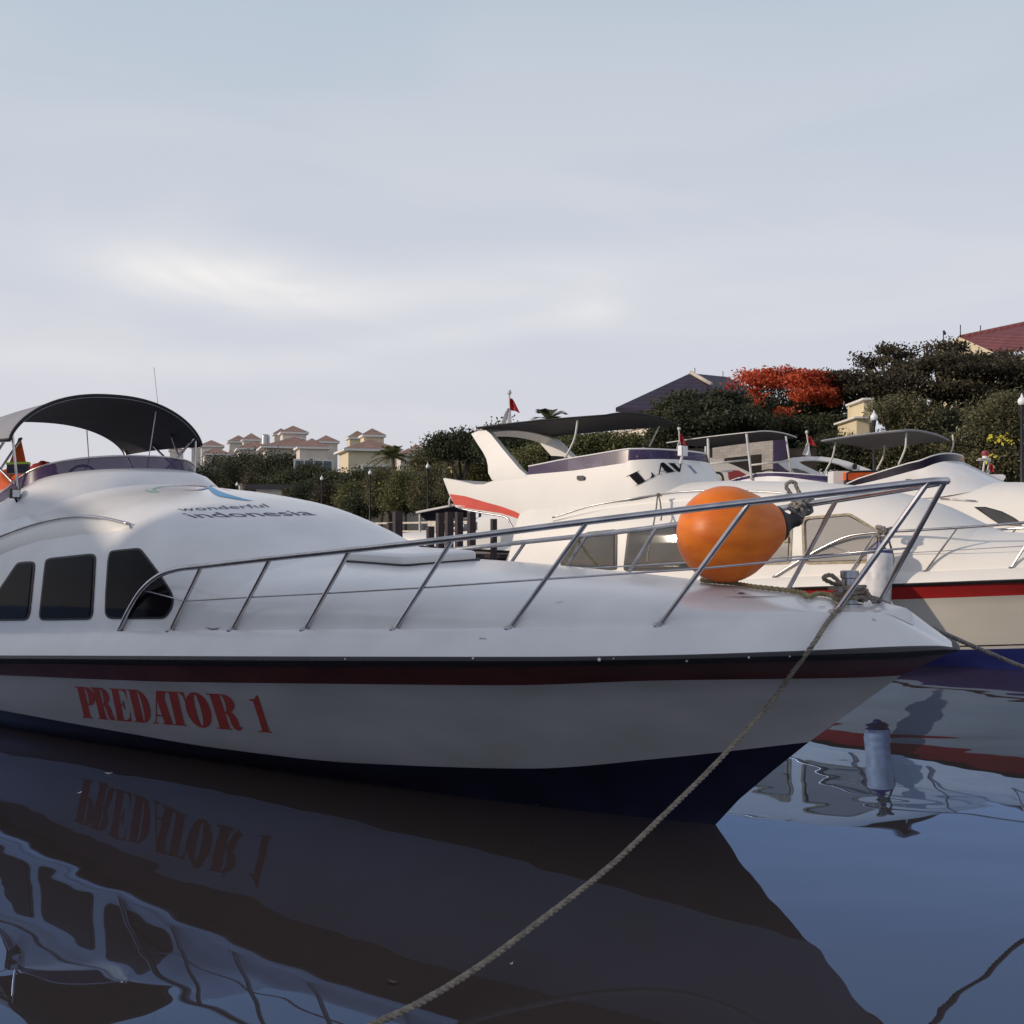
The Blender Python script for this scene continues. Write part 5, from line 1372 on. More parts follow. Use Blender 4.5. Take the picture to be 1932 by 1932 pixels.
# orange gear on the neighbouring boat at the left edge
def cloth_blob(name, label, cat, px, py, d, rx, rz, seed, m, ry=None):
    r_ = random.Random(seed); c = P(px, py, d); k = d/FPX; mb = MB(); rows = []; a1, a2, a3 = (r_.uniform(0, 6) for _ in range(3))
    for i in range(13):
        th = math.pi*i/12; row = []
        for j in range(22):
            ph = 2*math.pi*j/22; q = 1+.13*math.sin(3*ph+a1+th*2)+.10*math.sin(5*ph+a2)*math.sin(th*4+a3)+.05*math.sin(11*ph+th*7)
            row.append(c+Vector((rx*k*q*math.sin(th)*math.cos(ph), (ry or rx*.6)*k*q*math.sin(th)*math.sin(ph), rz*k*q*math.cos(th))))
        rows.append(row)
    mb.grid(rows, close=True); return obj(name, mb, m, None, angle=70, label=label, cat=cat, loc=c-Vector((0, 0, rz*k)))
cloth_blob('life_jacket_bundle', 'bright orange bundle of life jackets behind the windscreen at the left edge', 'life jackets', 28, 922, 12.0, 42, 34, 3, 'orange_vest')
cloth_blob('cloth_bundle', 'darker red cloth bundle to the right of the orange life jackets', 'cloth', 84, 893, 11.9, 26, 20, 8, 'red_cloth')
mb = MB(); c = P(35, 885, 11.2); mb.box(c, (.20, .18, .09), (Vector((.95, .3, .05)).normalized(), Vector((-.3, .95, 0)).normalized(), Vector((0, 0, 1))))
hd = thing('radio_case', 'small lime topped dark case on the orange life jackets', 'case', c-Vector((0, 0, .06)))
obj('case', mb, 'boot_navy', hd, smooth=False)
mb = MB(); mb.box(c+Vector((0, 0, .055)), (.21, .19, .022), (Vector((.95, .3, .05)).normalized(), Vector((-.3, .95, 0)).normalized(), Vector((0, 0, 1)))); obj('lid', mb, 'lime', hd, smooth=False)
pn = [P(x, y, 11.6) for x, y in ((35,826),(43,862),(46,877),(18,892),(10,893),(22,862))]
pt = thing('orange_pennant', 'orange triangular pennant hanging from the canopy at the left edge', 'pennant', pn[2])
mb = MB(); mb.prism(pn, (.01, .03, 0)); obj('cloth', mb, 'orange_vest', pt, smooth=False)
mb = MB(); mb.tube([P(41, 826, 11.55), P(-6, 895, 11.55)], .014, 6); obj('staff', mb, 'steel_dull', pt, angle=0)

# floating leaves and bits
for i, (x, y, r_, m) in enumerate(((205,1461,5,'flag_white'),(150,1498,5,'flag_white'),(740,1856,9,'bark'),(965,1822,3,'flag_white'),(1010,1520,6,'leaf_olive'))):
    d = EYE*FPX/(y-YH); c = P(x, y, d); k = d/FPX; mb = MB(); a = i*1.3
    pts = [c+Vector((math.cos(a)*u*r_*k*1.4-math.sin(a)*v*r_*k*.5, math.sin(a)*u*r_*k*1.4+math.cos(a)*v*r_*k*.5, .006+.006*u*u)) for u, v in ((-1,0),(-.4,.8),(.4,.7),(1,.1),(.4,-.7),(-.4,-.8))]
    mb.prism(pts, (0, 0, .003)); obj('floating_leaf', mb, m, None, smooth=False, label=('pale bit floating just above the mirrored name lettering', 'pale bit floating left of the mirrored name lettering', 'brown leaf floating left of the lower mooring rope', 'tiny pale bit floating right of the lower mooring rope', 'small green leaf floating at the dark hull waterline')[i], cat='leaf', group='floating bits', loc=c)

# ------------------------------------------------------------------ lamp posts along the quay
def lamp(px, py, label):
    k = (px-CX)/FPX; q0 = QP+QN*1.0
    t = (k*q0.y-q0.x)/(QD.x-k*QD.y); b = Q(t, 1.0, GZ); gz = EYE+(YH-py)/FPX*b.y; r_ = .125
    root = thing('street_lamp', label, 'street lamp', b, 'quay lamps')
    mb = MB(); mb.lathe(b, (0, 0, 1), [(.16, 0), (.16, .35), (.10, .45), (.065, .6), (.045, gz-b.z-.35), (.06, gz-b.z-.32), (.075, gz-b.z-.16), (.085, gz-b.z-.12)], 12); obj('pole', mb, 'lamp_iron', root)
    c = Vector((b.x, b.y, gz)); mb = MB(); mb.lathe(c, (0, 0, 1), [(.06, -.13), (.105, -.09), (r_+.005, -.015), (.115, .06), (.07, .115), (.04, .13)], 16); obj('globe', mb, 'lamp_globe', root, angle=0)
    mb = MB(); mb.lathe(c+Vector((0, 0, .125)), (0, 0, 1), [(.04, 0), (.047, .03), (.032, .065), (.018, .085), (.014, .12)], 12); obj('cap', mb, 'lamp_globe', root)
for px, py, lb in ((447,914,'white globe street lamp low behind the near yacht roof, leftmost of the quay'),(607,903,'white globe street lamp left of the palm, over the dark hedge'),(698,892,'white globe street lamp under the cream house with four pane window'),
                   (807,880,'white globe street lamp left of the red tailed cruiser'),(1649,787,'white globe street lamp behind the grey canopy'),(1928,757,'white globe street lamp at the right edge before the yellow flowered shrub')):
    lamp(px, py, lb)

# ------------------------------------------------------------------ buildings
def hip_roof(mb, c, ax, w, l, h, ridge=0.0, over=0.5, th=.18):
    """hip roof over a w x l plan centred at c (eaves level); ridge = half length of the ridge along ax[1]"""
    x, y, z = ax; W2, L2 = w/2+over, l/2+over
    e = [c+x*(sx*W2)+y*(sy*L2) for sx, sy in ((-1, -1), (1, -1), (1, 1), (-1, 1))]; d_ = Vector((0, 0, -th))
    r1, r2 = c+y*(-ridge)+z*h, c+y*ridge+z*h
    if ridge < .01:
        mb.add(e+[r1], [(0, 1, 4), (1, 2, 4), (2, 3, 4), (3, 0, 4)])
    else: mb.add(e+[r1, r2], [(0, 1, 4), (1, 2, 5, 4), (2, 3, 5), (3, 0, 4, 5)])
    return e
def building(name, label, cat, blocks, rot, wallm, roofm, group=None):
    """blocks: (px, apex y, eave y, width px, d, wall bottom z, length factor, ridge factor, windows)"""
    b0 = blocks[0]; root = thing(name, label, cat, Vector((P(b0[0], YH, b0[4]).x, b0[4], GZ)), group)
    a = R(rot); ax = (Vector((math.cos(a), math.sin(a), 0)), Vector((-math.sin(a), math.cos(a), 0)), Vector((0, 0, 1)))
    for (px, ya, ye, wp, d, zb_, lf, rf, wins) in blocks:
        k = d/FPX; c = P(px, ye, d); h = (ye-ya)*k; w_ = wp*k*.74; l = w_*lf; ov = w_*.09
        c = c.copy(); w2, l2 = w_-2*ov, l-2*ov
        mb = MB(); mb.box((c.x, c.y, (c.z-.1+zb_)/2), (w2, l2, c.z-.1-zb_), ax); wo_ = obj('wall', mb, wallm, root, smooth=False)
        mb = MB(); e = hip_roof(mb, c, ax, w2, l2, h, rf*l2/2, ov); obj('roof', mb, roofm, root, smooth=False)
        mb = MB(); mb.box(c-Vector((0, 0, .10)), (w2+2*ov-.04, l2+2*ov-.04, .2), ax); obj('eaves', mb, 'trim_white', root, smooth=False)
        for (fu, zt_w, zb_w, ww, side) in wins:
            if side == 'f': p = c+ax[0]*(fu*w2/2)-ax[1]*(l2/2+.02); da, dn = ax[0], ax[1]
            else: p = c-ax[0]*(w2/2+.02)+ax[1]*(fu*l2/2); da, dn = ax[1], ax[0]
            p = Vector((p.x, p.y, c.z-(zt_w+zb_w)/2)); hh = zb_w-zt_w
            mb = MB(); mb.box(p, (ww+.2, .10, hh+.2), (da, dn, Vector((0, 0, 1)))); f_ = obj('window', mb, 'trim_white', root, smooth=False)
            mb = MB(); n = max(1, round(ww/.9))
            for q in range(n):
                for rI in (0, 1):
                    mb.box(p-dn*.045+da*((q+.5)/n-.5)*ww+Vector((0, 0, (rI-.5)*hh*.5)), (ww/n*.88, .06, hh*.44), (da, dn, Vector((0, 0, 1))))
            obj('pane', mb, 'house_glass', f_, smooth=False)
    return root
def HD(px, off=12.0):
    k = (px-CX)/FPX; q0 = QP+QN*off; t = (k*q0.y-q0.x)/(QD.x-k*QD.y); return (q0+QD*t).y
rot = 18
building('house', 'pale house with three small hip roof turrets right behind the near yacht canopy', 'house', [(407,845,858,72,HD(407)*.97,2,1.3,.4,[]),(333,841,850,40,HD(370),2,1,0,[]),(375,833,843,44,HD(380)*1.03,2,1,0,[]),(399,830,842,62,HD(399),2,1,0,[(-.3,.7,1.9,1.1,'f')])], rot, 'stucco_pale', 'roof_tile', 'tile roofed houses on the shore')
building('house', 'pale house with two turrets beside the silver water tank', 'house', [(478,833,848,90,HD(478)*.97,2,1.2,.5,[]),(450,821,834,58,HD(450)*1.03,2,1,0,[]),(474,817,830,50,HD(474),2,1,0,[(.2,.8,2.0,1.0,'f')])], rot, 'stucco_pale', 'roof_tile', 'tile roofed houses on the shore')
building('house', 'large pale house with the tallest turret and a wide glazed upper floor', 'house', [(552,826,846,170,HD(560)*.98,2,.8,.6,[(.45,1.4,3.6,5.0,'f')]),(588,827,845,84,HD(590)*.94,2,1,.1,[(.0,1.3,3.5,3.6,'f')]),(530,808,819,44,HD(530)*1.03,2,1,0,[]),(553,803,817,72,HD(553),2,1,0,[(.0,.7,1.8,2.2,'f')]),(615,821,834,62,HD(615)*1.02,2,1,0,[])], rot, 'stucco_pale', 'roof_tile', 'tile roofed houses on the shore')
building('house', 'sunlit cream house with white paned windows just behind the fan palm', 'house', [(694,831,851,150,HD(700)*.98,2,1.1,.5,[(-.15,1.5,3.9,1.2,'f'),(.55,1.5,3.9,2.2,'f')]),(674,812.5,826,56,HD(674)*1.03,2,1,0,[]),(702,808,822,62,HD(702),2,1,0,[(-.2,.8,1.8,1.4,'f')])], rot, 'stucco_cream', 'roof_tile', 'tile roofed houses on the shore')
building('house', 'small turreted house at the right end of the tile roofed row', 'house', [(785,838,848,36,HD(785),2,1,0,[]),(770,846,858,60,HD(770)*.98,2,1,.3,[])], rot, 'stucco_pale', 'roof_tile', 'tile roofed houses on the shore')
tk = P(501, 832, HD(478)*.98); mb = MB(); mb.lathe(tk-Vector((0, 0, .6)), (0, 0, 1), [(.5, 0), (.52, .2), (.5, .4), (.52, .6), (.5, .8), (.52, 1.0), (.5, 1.2), (.35, 1.35)], 16); obj('water_tank', mb, 'steel_dull', None, label='silver ribbed water tank on a roof between the house turrets', cat='water tank', loc=tk-Vector((0, 0, .6)))
# plum roofed hall
hall = thing('hall', 'hall with big plum coloured hip roof rising behind the dark trees', 'hall', P(1300, YH, 78)*1.0)
hall.location.z = GZ
dh_ = 78
er = [P(1161.6, 769, dh_-6), P(1440, 790, dh_-6.5), P(1470, 760, dh_+14), P(1235, 752, dh_+14)]
r1, r2 = P(1302.6, 704, dh_), P(1371.5, 711, dh_+7)
mb = MB(); mb.add(er+[r1, r2], [(0, 1, 4), (1, 2, 5, 4), (2, 3, 5), (3, 0, 4, 5)]); obj('roof', mb, 'roof_plum', hall, smooth=False)
mb = MB(); ls = [e-Vector((0, 0, .28)) for e in er]; mb.add(er+ls, [(0, 1, 5, 4), (1, 2, 6, 5), (2, 3, 7, 6), (3, 0, 4, 7), (4, 5, 6, 7)]); obj('fascia', mb, 'roof_plum', hall, smooth=False)
w0 = P(1207, 772, dh_-5); mb = MB(); cx_ = (er[0]+er[1]+er[2]+er[3])/4
wl_ = [P(1208, 773, dh_-4), P(1430, 790, dh_-4.5), P(1455, 772, dh_+12), P(1245, 765, dh_+12)]
bt = [Vector((p.x, p.y, GZ)) for p in wl_]; mb.add(wl_+bt, [(0, 1, 5, 4), (1, 2, 6, 5), (2, 3, 7, 6), (3, 0, 4, 7)]); obj('wall', mb, 'column_purple', hall, smooth=False)
mb = MB(); mb.tube([r1+Vector((0, -.05, .05)), r1.lerp(er[1], .30)+Vector((0, -.1, .12))], .14, 6); obj('hip_ridge', mb, 'stone_cap', hall, angle=0)
for q in (P(1311, 705, dh_+1), P(1364, 711, dh_+6)):
    mb = MB(); mb.tube([q, q+Vector((0, 0, .42))], .03, 5); obj('lightning_rod', mb, 'lamp_iron', hall, angle=0)
# pale low annex under the cruiser canopy
annex = thing('annex', 'low pale sunlit annex wall seen under the black canopy', 'annex', P(1190, YH, 70)); annex.location.z = GZ
q0, q1 = P(1125, 826, 72), P(1232, 803, 66); mb = MB()
mb.add([q0, q1, Vector((q1.x, q1.y, GZ)), Vector((q0.x, q0.y, GZ)), q0+Vector((1, 6, 0)), q1+Vector((1, 6, 0)), Vector((q1.x+1, q1.y+6, GZ)), Vector((q0.x+1, q0.y+6, GZ))], [(0, 1, 2, 3), (0, 4, 5, 1), (4, 5, 6, 7), (0, 3, 7, 4), (1, 5, 6, 2)]); obj('wall', mb, 'stucco_pale', annex, smooth=False)
mb = MB(); n_ = (q1-q0).normalized(); mb.tube([q0-n_*.3+Vector((0, -.2, .1)), q1+n_*.3+Vector((0, -.2, .1))], .13, 4); obj('coping', mb, 'trim_white', annex, smooth=False)
# red tiled building upper right
rb_ = thing('gabled_house', 'big house with maroon tiled roof and cream gable at the upper right', 'house', P(1880, YH, 66)); rb_.location.z = GZ
dr_ = 66
ga = P(1806, 640, dr_-3); 
ridge0, ridge1 = P(1812, 637, dr_), P(2300, 535, dr_-14)
ea0, ea1 = P(1881, 668, dr_-7), P(2450, 600, dr_-26); eb0, eb1 = P(1765, 662, dr_+6), P(2200, 560, dr_-4)
mb = MB(); mb.add([ridge0, ridge1, ea1, ea0, eb0, eb1], [(0, 1, 2, 3), (0, 4, 5, 1)]); obj('roof', mb, 'roof_maroon', rb_, smooth=False)
mb = MB(); mb.tube([ridge0, ridge1], .16, 8); obj('ridge_cap', mb, 'roof_maroon', rb_, angle=0)
gz_ = P(1806, 645, dr_-1)
mb = MB(); g = [ridge0-Vector((0, .0, .25)), ea0-Vector((0, 0, .2)), Vector((ea0.x, ea0.y, GZ)), Vector((eb0.x, eb0.y, GZ)), eb0-Vector((0, 0, .2))]
mb.add(g, [(0, 1, 2, 3, 4)]); mb.add([ea0-Vector((0, 0, .25)), ea1-Vector((0, 0, .25)), Vector((ea1.x, ea1.y, GZ)), Vector((ea0.x, ea0.y, GZ))], [(0, 1, 2, 3)]); obj('wall', mb, 'stucco_cream', rb_, smooth=False)
fw = Vector((-.55, -.8, 0)).normalized()*.25
mb = MB()
for A_, B_ in ((ridge0, ea0), (ridge0, eb0)):
    mb.add([A_+fw, B_+fw, B_+fw-Vector((0, 0, .62)), A_+fw-Vector((0, 0, .62)), A_, B_, B_-Vector((0, 0, .62)), A_-Vector((0, 0, .62))], [(0, 1, 2, 3), (4, 5, 6, 7), (0, 1, 5, 4), (3, 2, 6, 7), (1, 2, 6, 5), (0, 3, 7, 4)])
obj('bargeboard', mb, 'stucco_cream', rb_, smooth=False)
for x_, y0_, y1_ in ((1812, 637, 613), (1850, 632, 614)):
    mb = MB(); mb.tube([P(x_, y0_, dr_-1), P(x_, y1_, dr_-1)], .03, 5); obj('lightning_rod', mb, 'lamp_iron', rb_, angle=0)
mb = MB(); mb.tube([P(1780, 646, dr_-2), P(1780, 628, dr_-2)], .03, 5); mb.lathe(P(1781, 628, dr_-2), (.6, -.5, .3), [(.04, -.05), (.16, 0), (.12, .08)], 10); obj('roof_mast', mb, 'lamp_iron', rb_, angle=0)
# yellow stepped building among the trees
yb_ = thing('cream_gatehouse', 'cream stepped building fragment between the trees right of the red blossoms', 'building', P(1625, YH, 46.5)); yb_.location.z = GZ
mb = MB()
for (x0, x1, yt) in ((1621, 1638, 758), (1598, 1621.5, 795)):
    a, b = P(x0, yt, 46.5), P(x1, yt, 46.5); mb.box(((a.x+b.x)/2, 47.0 if x0 > 1600 else 46.5, (a.z+GZ)/2), (b.x-a.x, 2.2 if x0 > 1600 else 2.6, a.z-GZ))
obj('wall', mb, 'stucco_cream', yb_, smooth=False)
mb = MB(); a = P(1609, 794, 46); mb.box((a.x, 46.3, a.z+.03), (.58, 2.9, .07)); a = P(1629.5, 757, 46); mb.box((a.x, 46.6, a.z+.03), (.44, 2.4, .08)); obj('cornice', mb, 'trim_white', yb_, smooth=False)
# grey block gateway with purple column
gw = thing('stone_gateway', 'grey block stone wall with a dark rectangular opening behind the pipe framed canopy', 'wall', P(1400, YH, 42)); gw.location.z = GZ
dg_ = 42.0; Z6 = lambda zx, zy: (1132+.2187*zx, 603.8+.2187*zy)
A, B_, C_, D_ = P(*Z6(970, 1092), dg_+1.2), P(*Z6(1508, 1018), dg_-1.2), P(*Z6(1508, 1400), dg_-1.2), P(*Z6(970, 1400), dg_+1.2)
def gp(u, v):   # u along, v down
    t_ = A.lerp(B_, u); b_ = D_.lerp(C_, u); b_ = Vector((b_.x, b_.y, GZ)); return t_.lerp(b_, v)
mb = MB()
out = [gp(0, 0), gp(1, 0), gp(1, 1), gp(.80, 1), gp(.80, .15), gp(.20, .15), gp(.20, 1), gp(0, 1)]
mb.prism(out, (.25, .45, 0)); obj('wall', mb, 'block_grey', gw, smooth=False)
mb = MB(); p0 = P(*Z6(1536, 1015), dg_-1.0); mb.box((p0.x, p0.y, (p0.z+GZ)/2), (.45, .5, p0.z-GZ)); obj('side_pier', mb, 'column_purple', gw, smooth=False)
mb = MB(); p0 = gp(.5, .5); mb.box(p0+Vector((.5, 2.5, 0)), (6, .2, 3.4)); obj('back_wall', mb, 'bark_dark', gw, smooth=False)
# low roof at the near shore, left
kb = thing('kiosk', 'small kiosk with flat dark roof half hidden by the near yacht', 'kiosk', P(520, YH, HD(520, 5))); kb.location.z = GZ
dk_ = HD(520, 4.0); a, b = P(486, 923, dk_), P(533, 920, dk_); mb = MB(); mb.box(((a.x+b.x)/2, dk_+1, (a.z+GZ)/2), (b.x-a.x, 3, a.z-GZ)); obj('wall', mb, 'stucco_pale', kb, smooth=False)
mb = MB(); mb.box(((a.x+b.x)/2+.6, dk_+.8, a.z+.2), (b.x-a.x+2.6, 4, .4)); obj('roof', mb, 'lamp_iron', kb, smooth=False)
# black awning frame over the quay steps
aw = thing('awning', 'small black awning with white pipe edge beside the red tail of the cruiser', 'awning', P(820, 985, 52))
q = [P(786, 967, 52), P(868, 951, 50), P(872, 966, 51), P(790, 972, 53)]; mb = MB(); mb.prism(q, (.3, .8, -.25)); obj('cover', mb, 'canvas_black', aw, smooth=False)
mb = MB(); mb.tube([q[0], q[1]], .06, 6); mb.tube(crom([P(848, 955, 50.3), P(848, 944, 50.3), P(851, 938, 50.3), P(860, 935, 50)], 4), .04, 6)
for x_ in (792, 862): mb.tube([P(x_, 968, 52), Vector((P(x_, 968, 52).x, 52, 0.3))], .05, 6)
obj('frame', mb, 'pipe_white', aw, angle=0)

# unseen timber blocker added beside the camera to keep sun off the near hull
blocker = thing('shade_blocker', 'added out-of-view timber block with tall and low parts that shades the near hull', 'shade_blocker', (-11.3, 2.0, 0))
aD, aN = Vector((.10, .995, 0)).normalized(), Vector((-.995, .10, 0)).normalized()
Z_ = Vector((0, 0, 1)); p0 = Vector((-10.5, 4.8, 0))
for nm, u0, u1, zt_w, dep in (('blocker_tall_wall', -9.0, -2.35, 5.85, 2.4), ('wall', -2.33, 1.45, 5.3, 1.1), ('blocker_low_wall', 1.47, 4.1, 3.8, 1.1)):
    c = p0+aD*((u0+u1)/2)+aN*dep/2
    mb = MB(); mb.box(c+Z_*(.6+zt_w)/2, (u1-u0, dep, zt_w-.6), (aD, aN, Z_)); obj(nm, mb, 'wood_grey', blocker, smooth=False)
    mb = MB(); hip_roof(mb, c+Z_*zt_w, (aN, aD, Z_), dep, u1-u0, .45, (u1-u0)/2-.9, .10); obj('roof', mb, 'roof_plum', blocker, smooth=False)
    mb = MB(); mb.box(c+Z_*.5, (u1-u0+.01, dep+1.4, .2), (aD, aN, Z_)); obj('deck', mb, 'wood_dark', blocker, smooth=False)
    for k in range(4):
        for v in (-1, 1):
            p = c+aD*((k/3-.5)*(u1-u0-.6))+aN*(v*dep*.5); mb = MB(); mb.tube([p-Z_, p+Z_*.4], .14, 8); obj('blocker_piling', mb, 'wood_dark', blocker)
# ------------------------------------------------------------------ trees and shrubs
def TD(px, off):
    return HD(px, off)
DT = 'dark trees along the shore'
# right: flat spreading rain tree
tree('rain_tree', 'wide dark spreading tree with flat tiered crown at the upper right', 'tree', 52, [(1700,705,52,15,-1),(1645,684,30,8),(1622,672,14,4),(1672,660,26,9),(1712,661,26,9,1),(1750,652,18,6),(1772,664,36,12,-1),(1815,672,40,14,1),(1862,682,44,13),(1905,672,40,14,1),(1940,690,40,22),
  (1588,712,34,9),(1560,712,18,6),(1548,724,14,5),(1610,722,34,11,-1),(1640,712,30,11,1),(1668,728,50,14,-2),(1740,700,54,18,-2),(1790,712,60,18,-2.5),(1850,712,60,20,-2),(1905,722,50,24,-2),(1620,745,42,14,-1),(1680,752,50,16,-2),(1740,745,54,20,-2.5),(1810,755,70,22,-2),(1890,765,60,30,-1.5),(1720,785,40,20,1),(1780,800,70,34,2),(1870,800,70,40,2)], 1765, 'leaf_brown', 11, 600, 46, .25, .78, GZ, .38, squash=.42, shell=.55, depth=.9)
tree('dark_tree', 'dark dense tree below the big spreading tree at the right edge', 'tree', 49, [(1900,820,80,70),(1820,850,60,60),(1960,800,60,80)], 1890, 'leaf_dark', 12, 300, 42, .25, 1.0, GZ, .25, DT)
# flamboyant and its green neighbour
tree('flame_tree', 'flame tree covered in red blossom beside the plum roof', 'tree', 55, [(1470,770,90,55),(1520,800,70,60),(1400,800,50,45,1),(1560,760,40,40)], 1475, 'leaf_dark', 13, 330, 42, .25, 1.0, GZ, .25,
     flowers=[('petal_red', [(1397,722,20,7,-2),(1420,728,22,8,-3),(1448,724,26,8,-3),(1480,728,30,9,-3.4),(1510,733,26,9,-3),(1538,741,20,9,-2.6),(1395,738,18,8,-3.4),(1430,740,30,8,-3.8),(1470,745,26,7,-4),(1505,748,24,8,-3.6),(1548,752,16,10,-2.6),(1400,752,10,5,-3),(1560,732,14,5,-2),(1528,762,20,7,-3.2),(1585,740,12,5,-1.4)], 165, 70, .15, .46), ('petal_red', [(1470,768,18,8,-4.6),(1500,765,20,6,-4.4),(1472,780,7,4,-4.6),(1536,775,9,8,-3.2),(1440,796,12,3,-4.2),(1395,774,7,2,-3.4),(1365,742,7,3,-2),(1408,760,5,2,-3.4)], 46, 46, .15, .42)], squash=.5)
tree('dark_tree', 'dark green tree in front of the plum roof, left of the red blossoms', 'tree', 50, [(1231, 788, 22, 8), (1268, 768, 30, 9), (1300, 754, 34, 9), (1345, 748, 34, 9), (1385, 758, 30, 9), (1246, 798, 34, 12), (1285, 788, 44, 12, -1), (1335, 776, 46, 12, -1.5), (1385, 784, 40, 12, -1), (1266, 820, 40, 14, -1), (1310, 808, 50, 14, -2), (1365, 803, 50, 14, -2), (1410, 808, 40, 14, -1), (1300, 840, 60, 18, -1), (1370, 838, 60, 18, -1), (1246, 840, 30, 12)], 1325, 'leaf_dark', 14, 430, 44, .25, .78, GZ, .28, DT, squash=.45, shell=.55)
tree('dark_tree', 'dark tree mass under the red blossoms behind the stone gateway', 'tree', 51, [(1450,822,50,14),(1500,812,50,14,-1),(1550,808,40,14),(1585,800,26,12),(1470,850,70,20),(1550,840,60,18,-1),(1590,835,40,20)], 1520, 'leaf_dark', 15, 330, 42, .25, .8, GZ, .22, DT)
tree('bushy_shrub', 'olive shrub behind the grey sun canopy at the right', 'shrub', 45, [(1718,800,50,44),(1700,772,30,22),(1650,778,12,16,-.8),(1672,858,60,34),(1740,850,60,46)], 1700, 'leaf_olive', 16, 330, 44, .2, .7, GZ, .14, 'quay shrubs')
tree('bushy_shrub', 'tall shrub dotted with yellow flowers at the right edge', 'shrub', 41, [(1870,820,62,56),(1900,780,50,40),(1840,860,56,46),(1890,880,80,36),(1950,840,50,60)], 1875, 'leaf_olive', 17, 560, 46, .19, .62, GZ, .14, 'quay shrubs',
     flowers=[('petal_yellow', [(1838,839,18,8,-2.3),(1850,846,12,6,-2.3),(1822,872,6,8,-2.0),(1905,872,4,4,-2),(1898,812,5,5,-2)], 15, 6, .15, .3), ('petal_white', None, 60, 3, .14, .4)])
tree('dark_tree', 'dark tree between the grey canopy and the yellow flowered shrub', 'tree', 46, [(1780,830,46,60),(1790,880,60,40)], 1782, 'leaf_dark', 18, 200, 42, .24, .8, GZ, .2, DT)
tree('bushy_shrub', 'dark olive shrub behind the flag of the arched roof', 'shrub', 46, [(1575,860,60,38),(1630,870,40,30)], 1580, 'leaf_dark', 19, 190, 42, .2, .7, GZ, .12, 'quay shrubs')
tree('bushy_shrub', 'dark shrub mass behind the beacon mast', 'shrub', 44, [(1820,905,90,28),(1910,905,60,30)], 1850, 'leaf_brown', 20, 200, 42, .2, .7, GZ, .12, 'quay shrubs')
# centre behind the cream cruiser
tree('dark_tree', 'dark crown left of the radar arch of the cream cruiser', 'tree', 66, [(860,838,36,24),(838,850,26,20),(890,850,30,26),(905,832,20,10)], 866, 'leaf_dark', 21, 230, 42, .28, 1.0, GZ, .25, DT, squash=.5)
tree('dark_tree', 'dark tree behind the radar arch under the black canopy', 'tree', 60, [(960,835,46,30),(1010,850,60,34),(1060,840,40,26),(930,850,30,30)], 985, 'leaf_dark', 22, 300, 42, .26, .95, GZ, .25, DT)
tree('bushy_shrub', 'sunlit green shrub seen through the radar arch', 'shrub', 52, [(1080,852,46,34),(1020,868,40,26),(1130,842,40,24),(985,880,36,26)], 1060, 'leaf_fresh', 23, 300, 44, .21, .75, GZ, .15, 'quay shrubs')
tree('bushy_shrub', 'green shrub below the pale annex wall', 'shrub', 52, [(1180,846,50,22),(1235,855,40,30),(1280,850,30,26)], 1200, 'leaf_fresh', 24, 230, 44, .21, .7, GZ, .15, 'quay shrubs')
# shrubs along the quay, left
for i, (px, py, w_, h_, m, lb, fl) in enumerate(((765,925,40,46,'leaf_fresh','bright green shrub with yellow flowers under the palm','y'),(722,915,30,46,'leaf_olive','olive shrub just left of the flowered shrub on the quay','y'),(815,918,38,50,'leaf_olive','olive shrub behind the street lamp by the cruiser tail','y'),
        (866,905,36,52,'leaf_olive','fresh shrub directly behind the red tail of the cruiser','y'),(905,880,30,36,'leaf_fresh','light green shrub in the hook of the radar arch',''),(664,938,26,34,'leaf_fresh','light green shrub with thin stems left of the palm','y'),
        (625,938,34,36,'leaf_brown','brownish shrub under the second street lamp',''),(575,935,36,32,'leaf_dark','dark shrub beside the kiosk',''),(690,948,30,26,'leaf_dark','low dark shrub at the parapet below the palm',''),(840,945,44,24,'leaf_dark','low dark hedge shrub above the black awning',''))):
    d = TD(px, 4.0)
    fl_ = [('petal_yellow', None, 14, 4, .22, .4), ('petal_white', None, 8, 3, .2, .4)] if fl else None
    tree('bushy_shrub', lb, 'shrub', d, [(px,py,w_,h_*.75),(px-w_*.4,py+h_*.35,w_*.7,h_*.6),(px+w_*.45,py+h_*.3,w_*.6,h_*.6),(px,py+h_*.6,w_*.9,h_*.4)], px, m, 30+i, 200, 42, .24, .8, GZ, .12, 'quay shrubs', flowers=fl_)
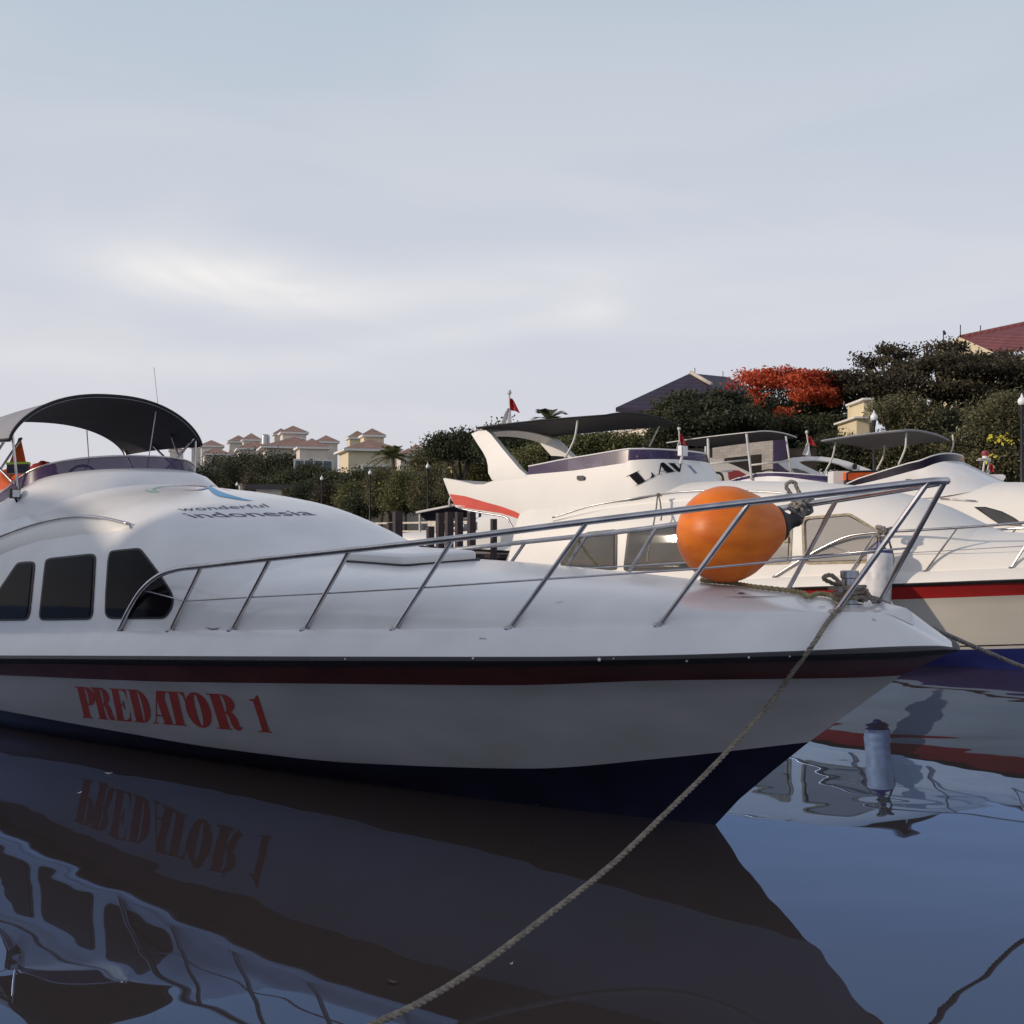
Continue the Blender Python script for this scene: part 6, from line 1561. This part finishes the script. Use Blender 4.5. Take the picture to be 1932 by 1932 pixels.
# dark trees in front of the houses
for i, (px, py, w_, h_, m, lb) in enumerate(((420,893,52,30,'leaf_dark','dark tree right beside the near flybridge'),(470,879,46,20,'leaf_dark','dark tree under the water tank house'),(528,878,40,24,'leaf_dark','dark tree below the tallest turret'),(505,895,36,26,'leaf_brown','brownish round tree over the kiosk'),
        (580,900,42,20,'leaf_dark','dark tree below the glazed house'),(640,910,40,14,'leaf_dark','dark tree left of the cream house wall'),(685,912,34,20,'leaf_dark','dark tree under the cream house'),(400,920,46,34,'leaf_dark','dark low tree at the edge of the near roof'),(560,915,60,26,'leaf_dark','dark hedge-like tree behind the second street lamp'),(820,868,30,24,'leaf_olive','olive tree right of the small turreted house'),(735,915,40,28,'leaf_dark','dark tree behind the palm'))):
    d = TD(px, 8.0)
    tree('dark_tree', lb, 'tree', d, [(px,py,w_,h_),(px-w_*.5,py+h_*.5,w_*.7,h_*.7),(px+w_*.5,py+h_*.5,w_*.7,h_*.7),(px,py+h_,w_,h_*.8)], px, m, 60+i, 190, 40, .36, 1.3, GZ, .25, DT)
# palms
def palm(label, px, py, d, L, n, seed, m='leaf_fresh'):
    c = P(px, py, d); root = thing('palm_tree', label, 'palm', (c.x, d, GZ), 'palms'); rg = np.random.default_rng(seed); V = []
    for i in range(n):
        az = 2*math.pi*i/n+rg.uniform(-.2, .2); elv = rg.uniform(-.1, 1.2); dr = np.array((math.cos(az)*math.cos(elv), math.sin(az)*math.cos(elv), math.sin(elv))); side = np.array((-math.sin(az), math.cos(az), 0.))
        for j in range(26):
            u = (j+1)/26; p = np.array(c)+dr*L*u+np.array((0, 0, -.55*L*u*u))
            for sg in (-1, 1):
                ln = L*.33*(1-.6*abs(u-.45)); q = p+side*sg*ln*.8+dr*ln*.5+np.array((0, 0, -.25*ln)); w_ = dr*.035*L/2
                V.append(np.stack([p-w_, q, q+w_*.2, p+w_]))
    leafobj('fronds', np.concatenate(V), m, root, (c.x, d, GZ))
    mb = MB(); mb.tube(crom([(c.x, d, GZ), (c.x+.1, d, (GZ+c.z)/2), tuple(c)], 6), lambda u: .2-.06*u, 8); obj('trunk', mb, 'bark', root, angle=0)
palm('fan palm with spread fronds in front of the cream house', 741, 862, TD(741, 7), 2.0, 26, 4)
palm('palm crown peeking over the black canopy of the cruiser', 1036, 792, 64, 1.5, 20, 5, 'leaf_dark')
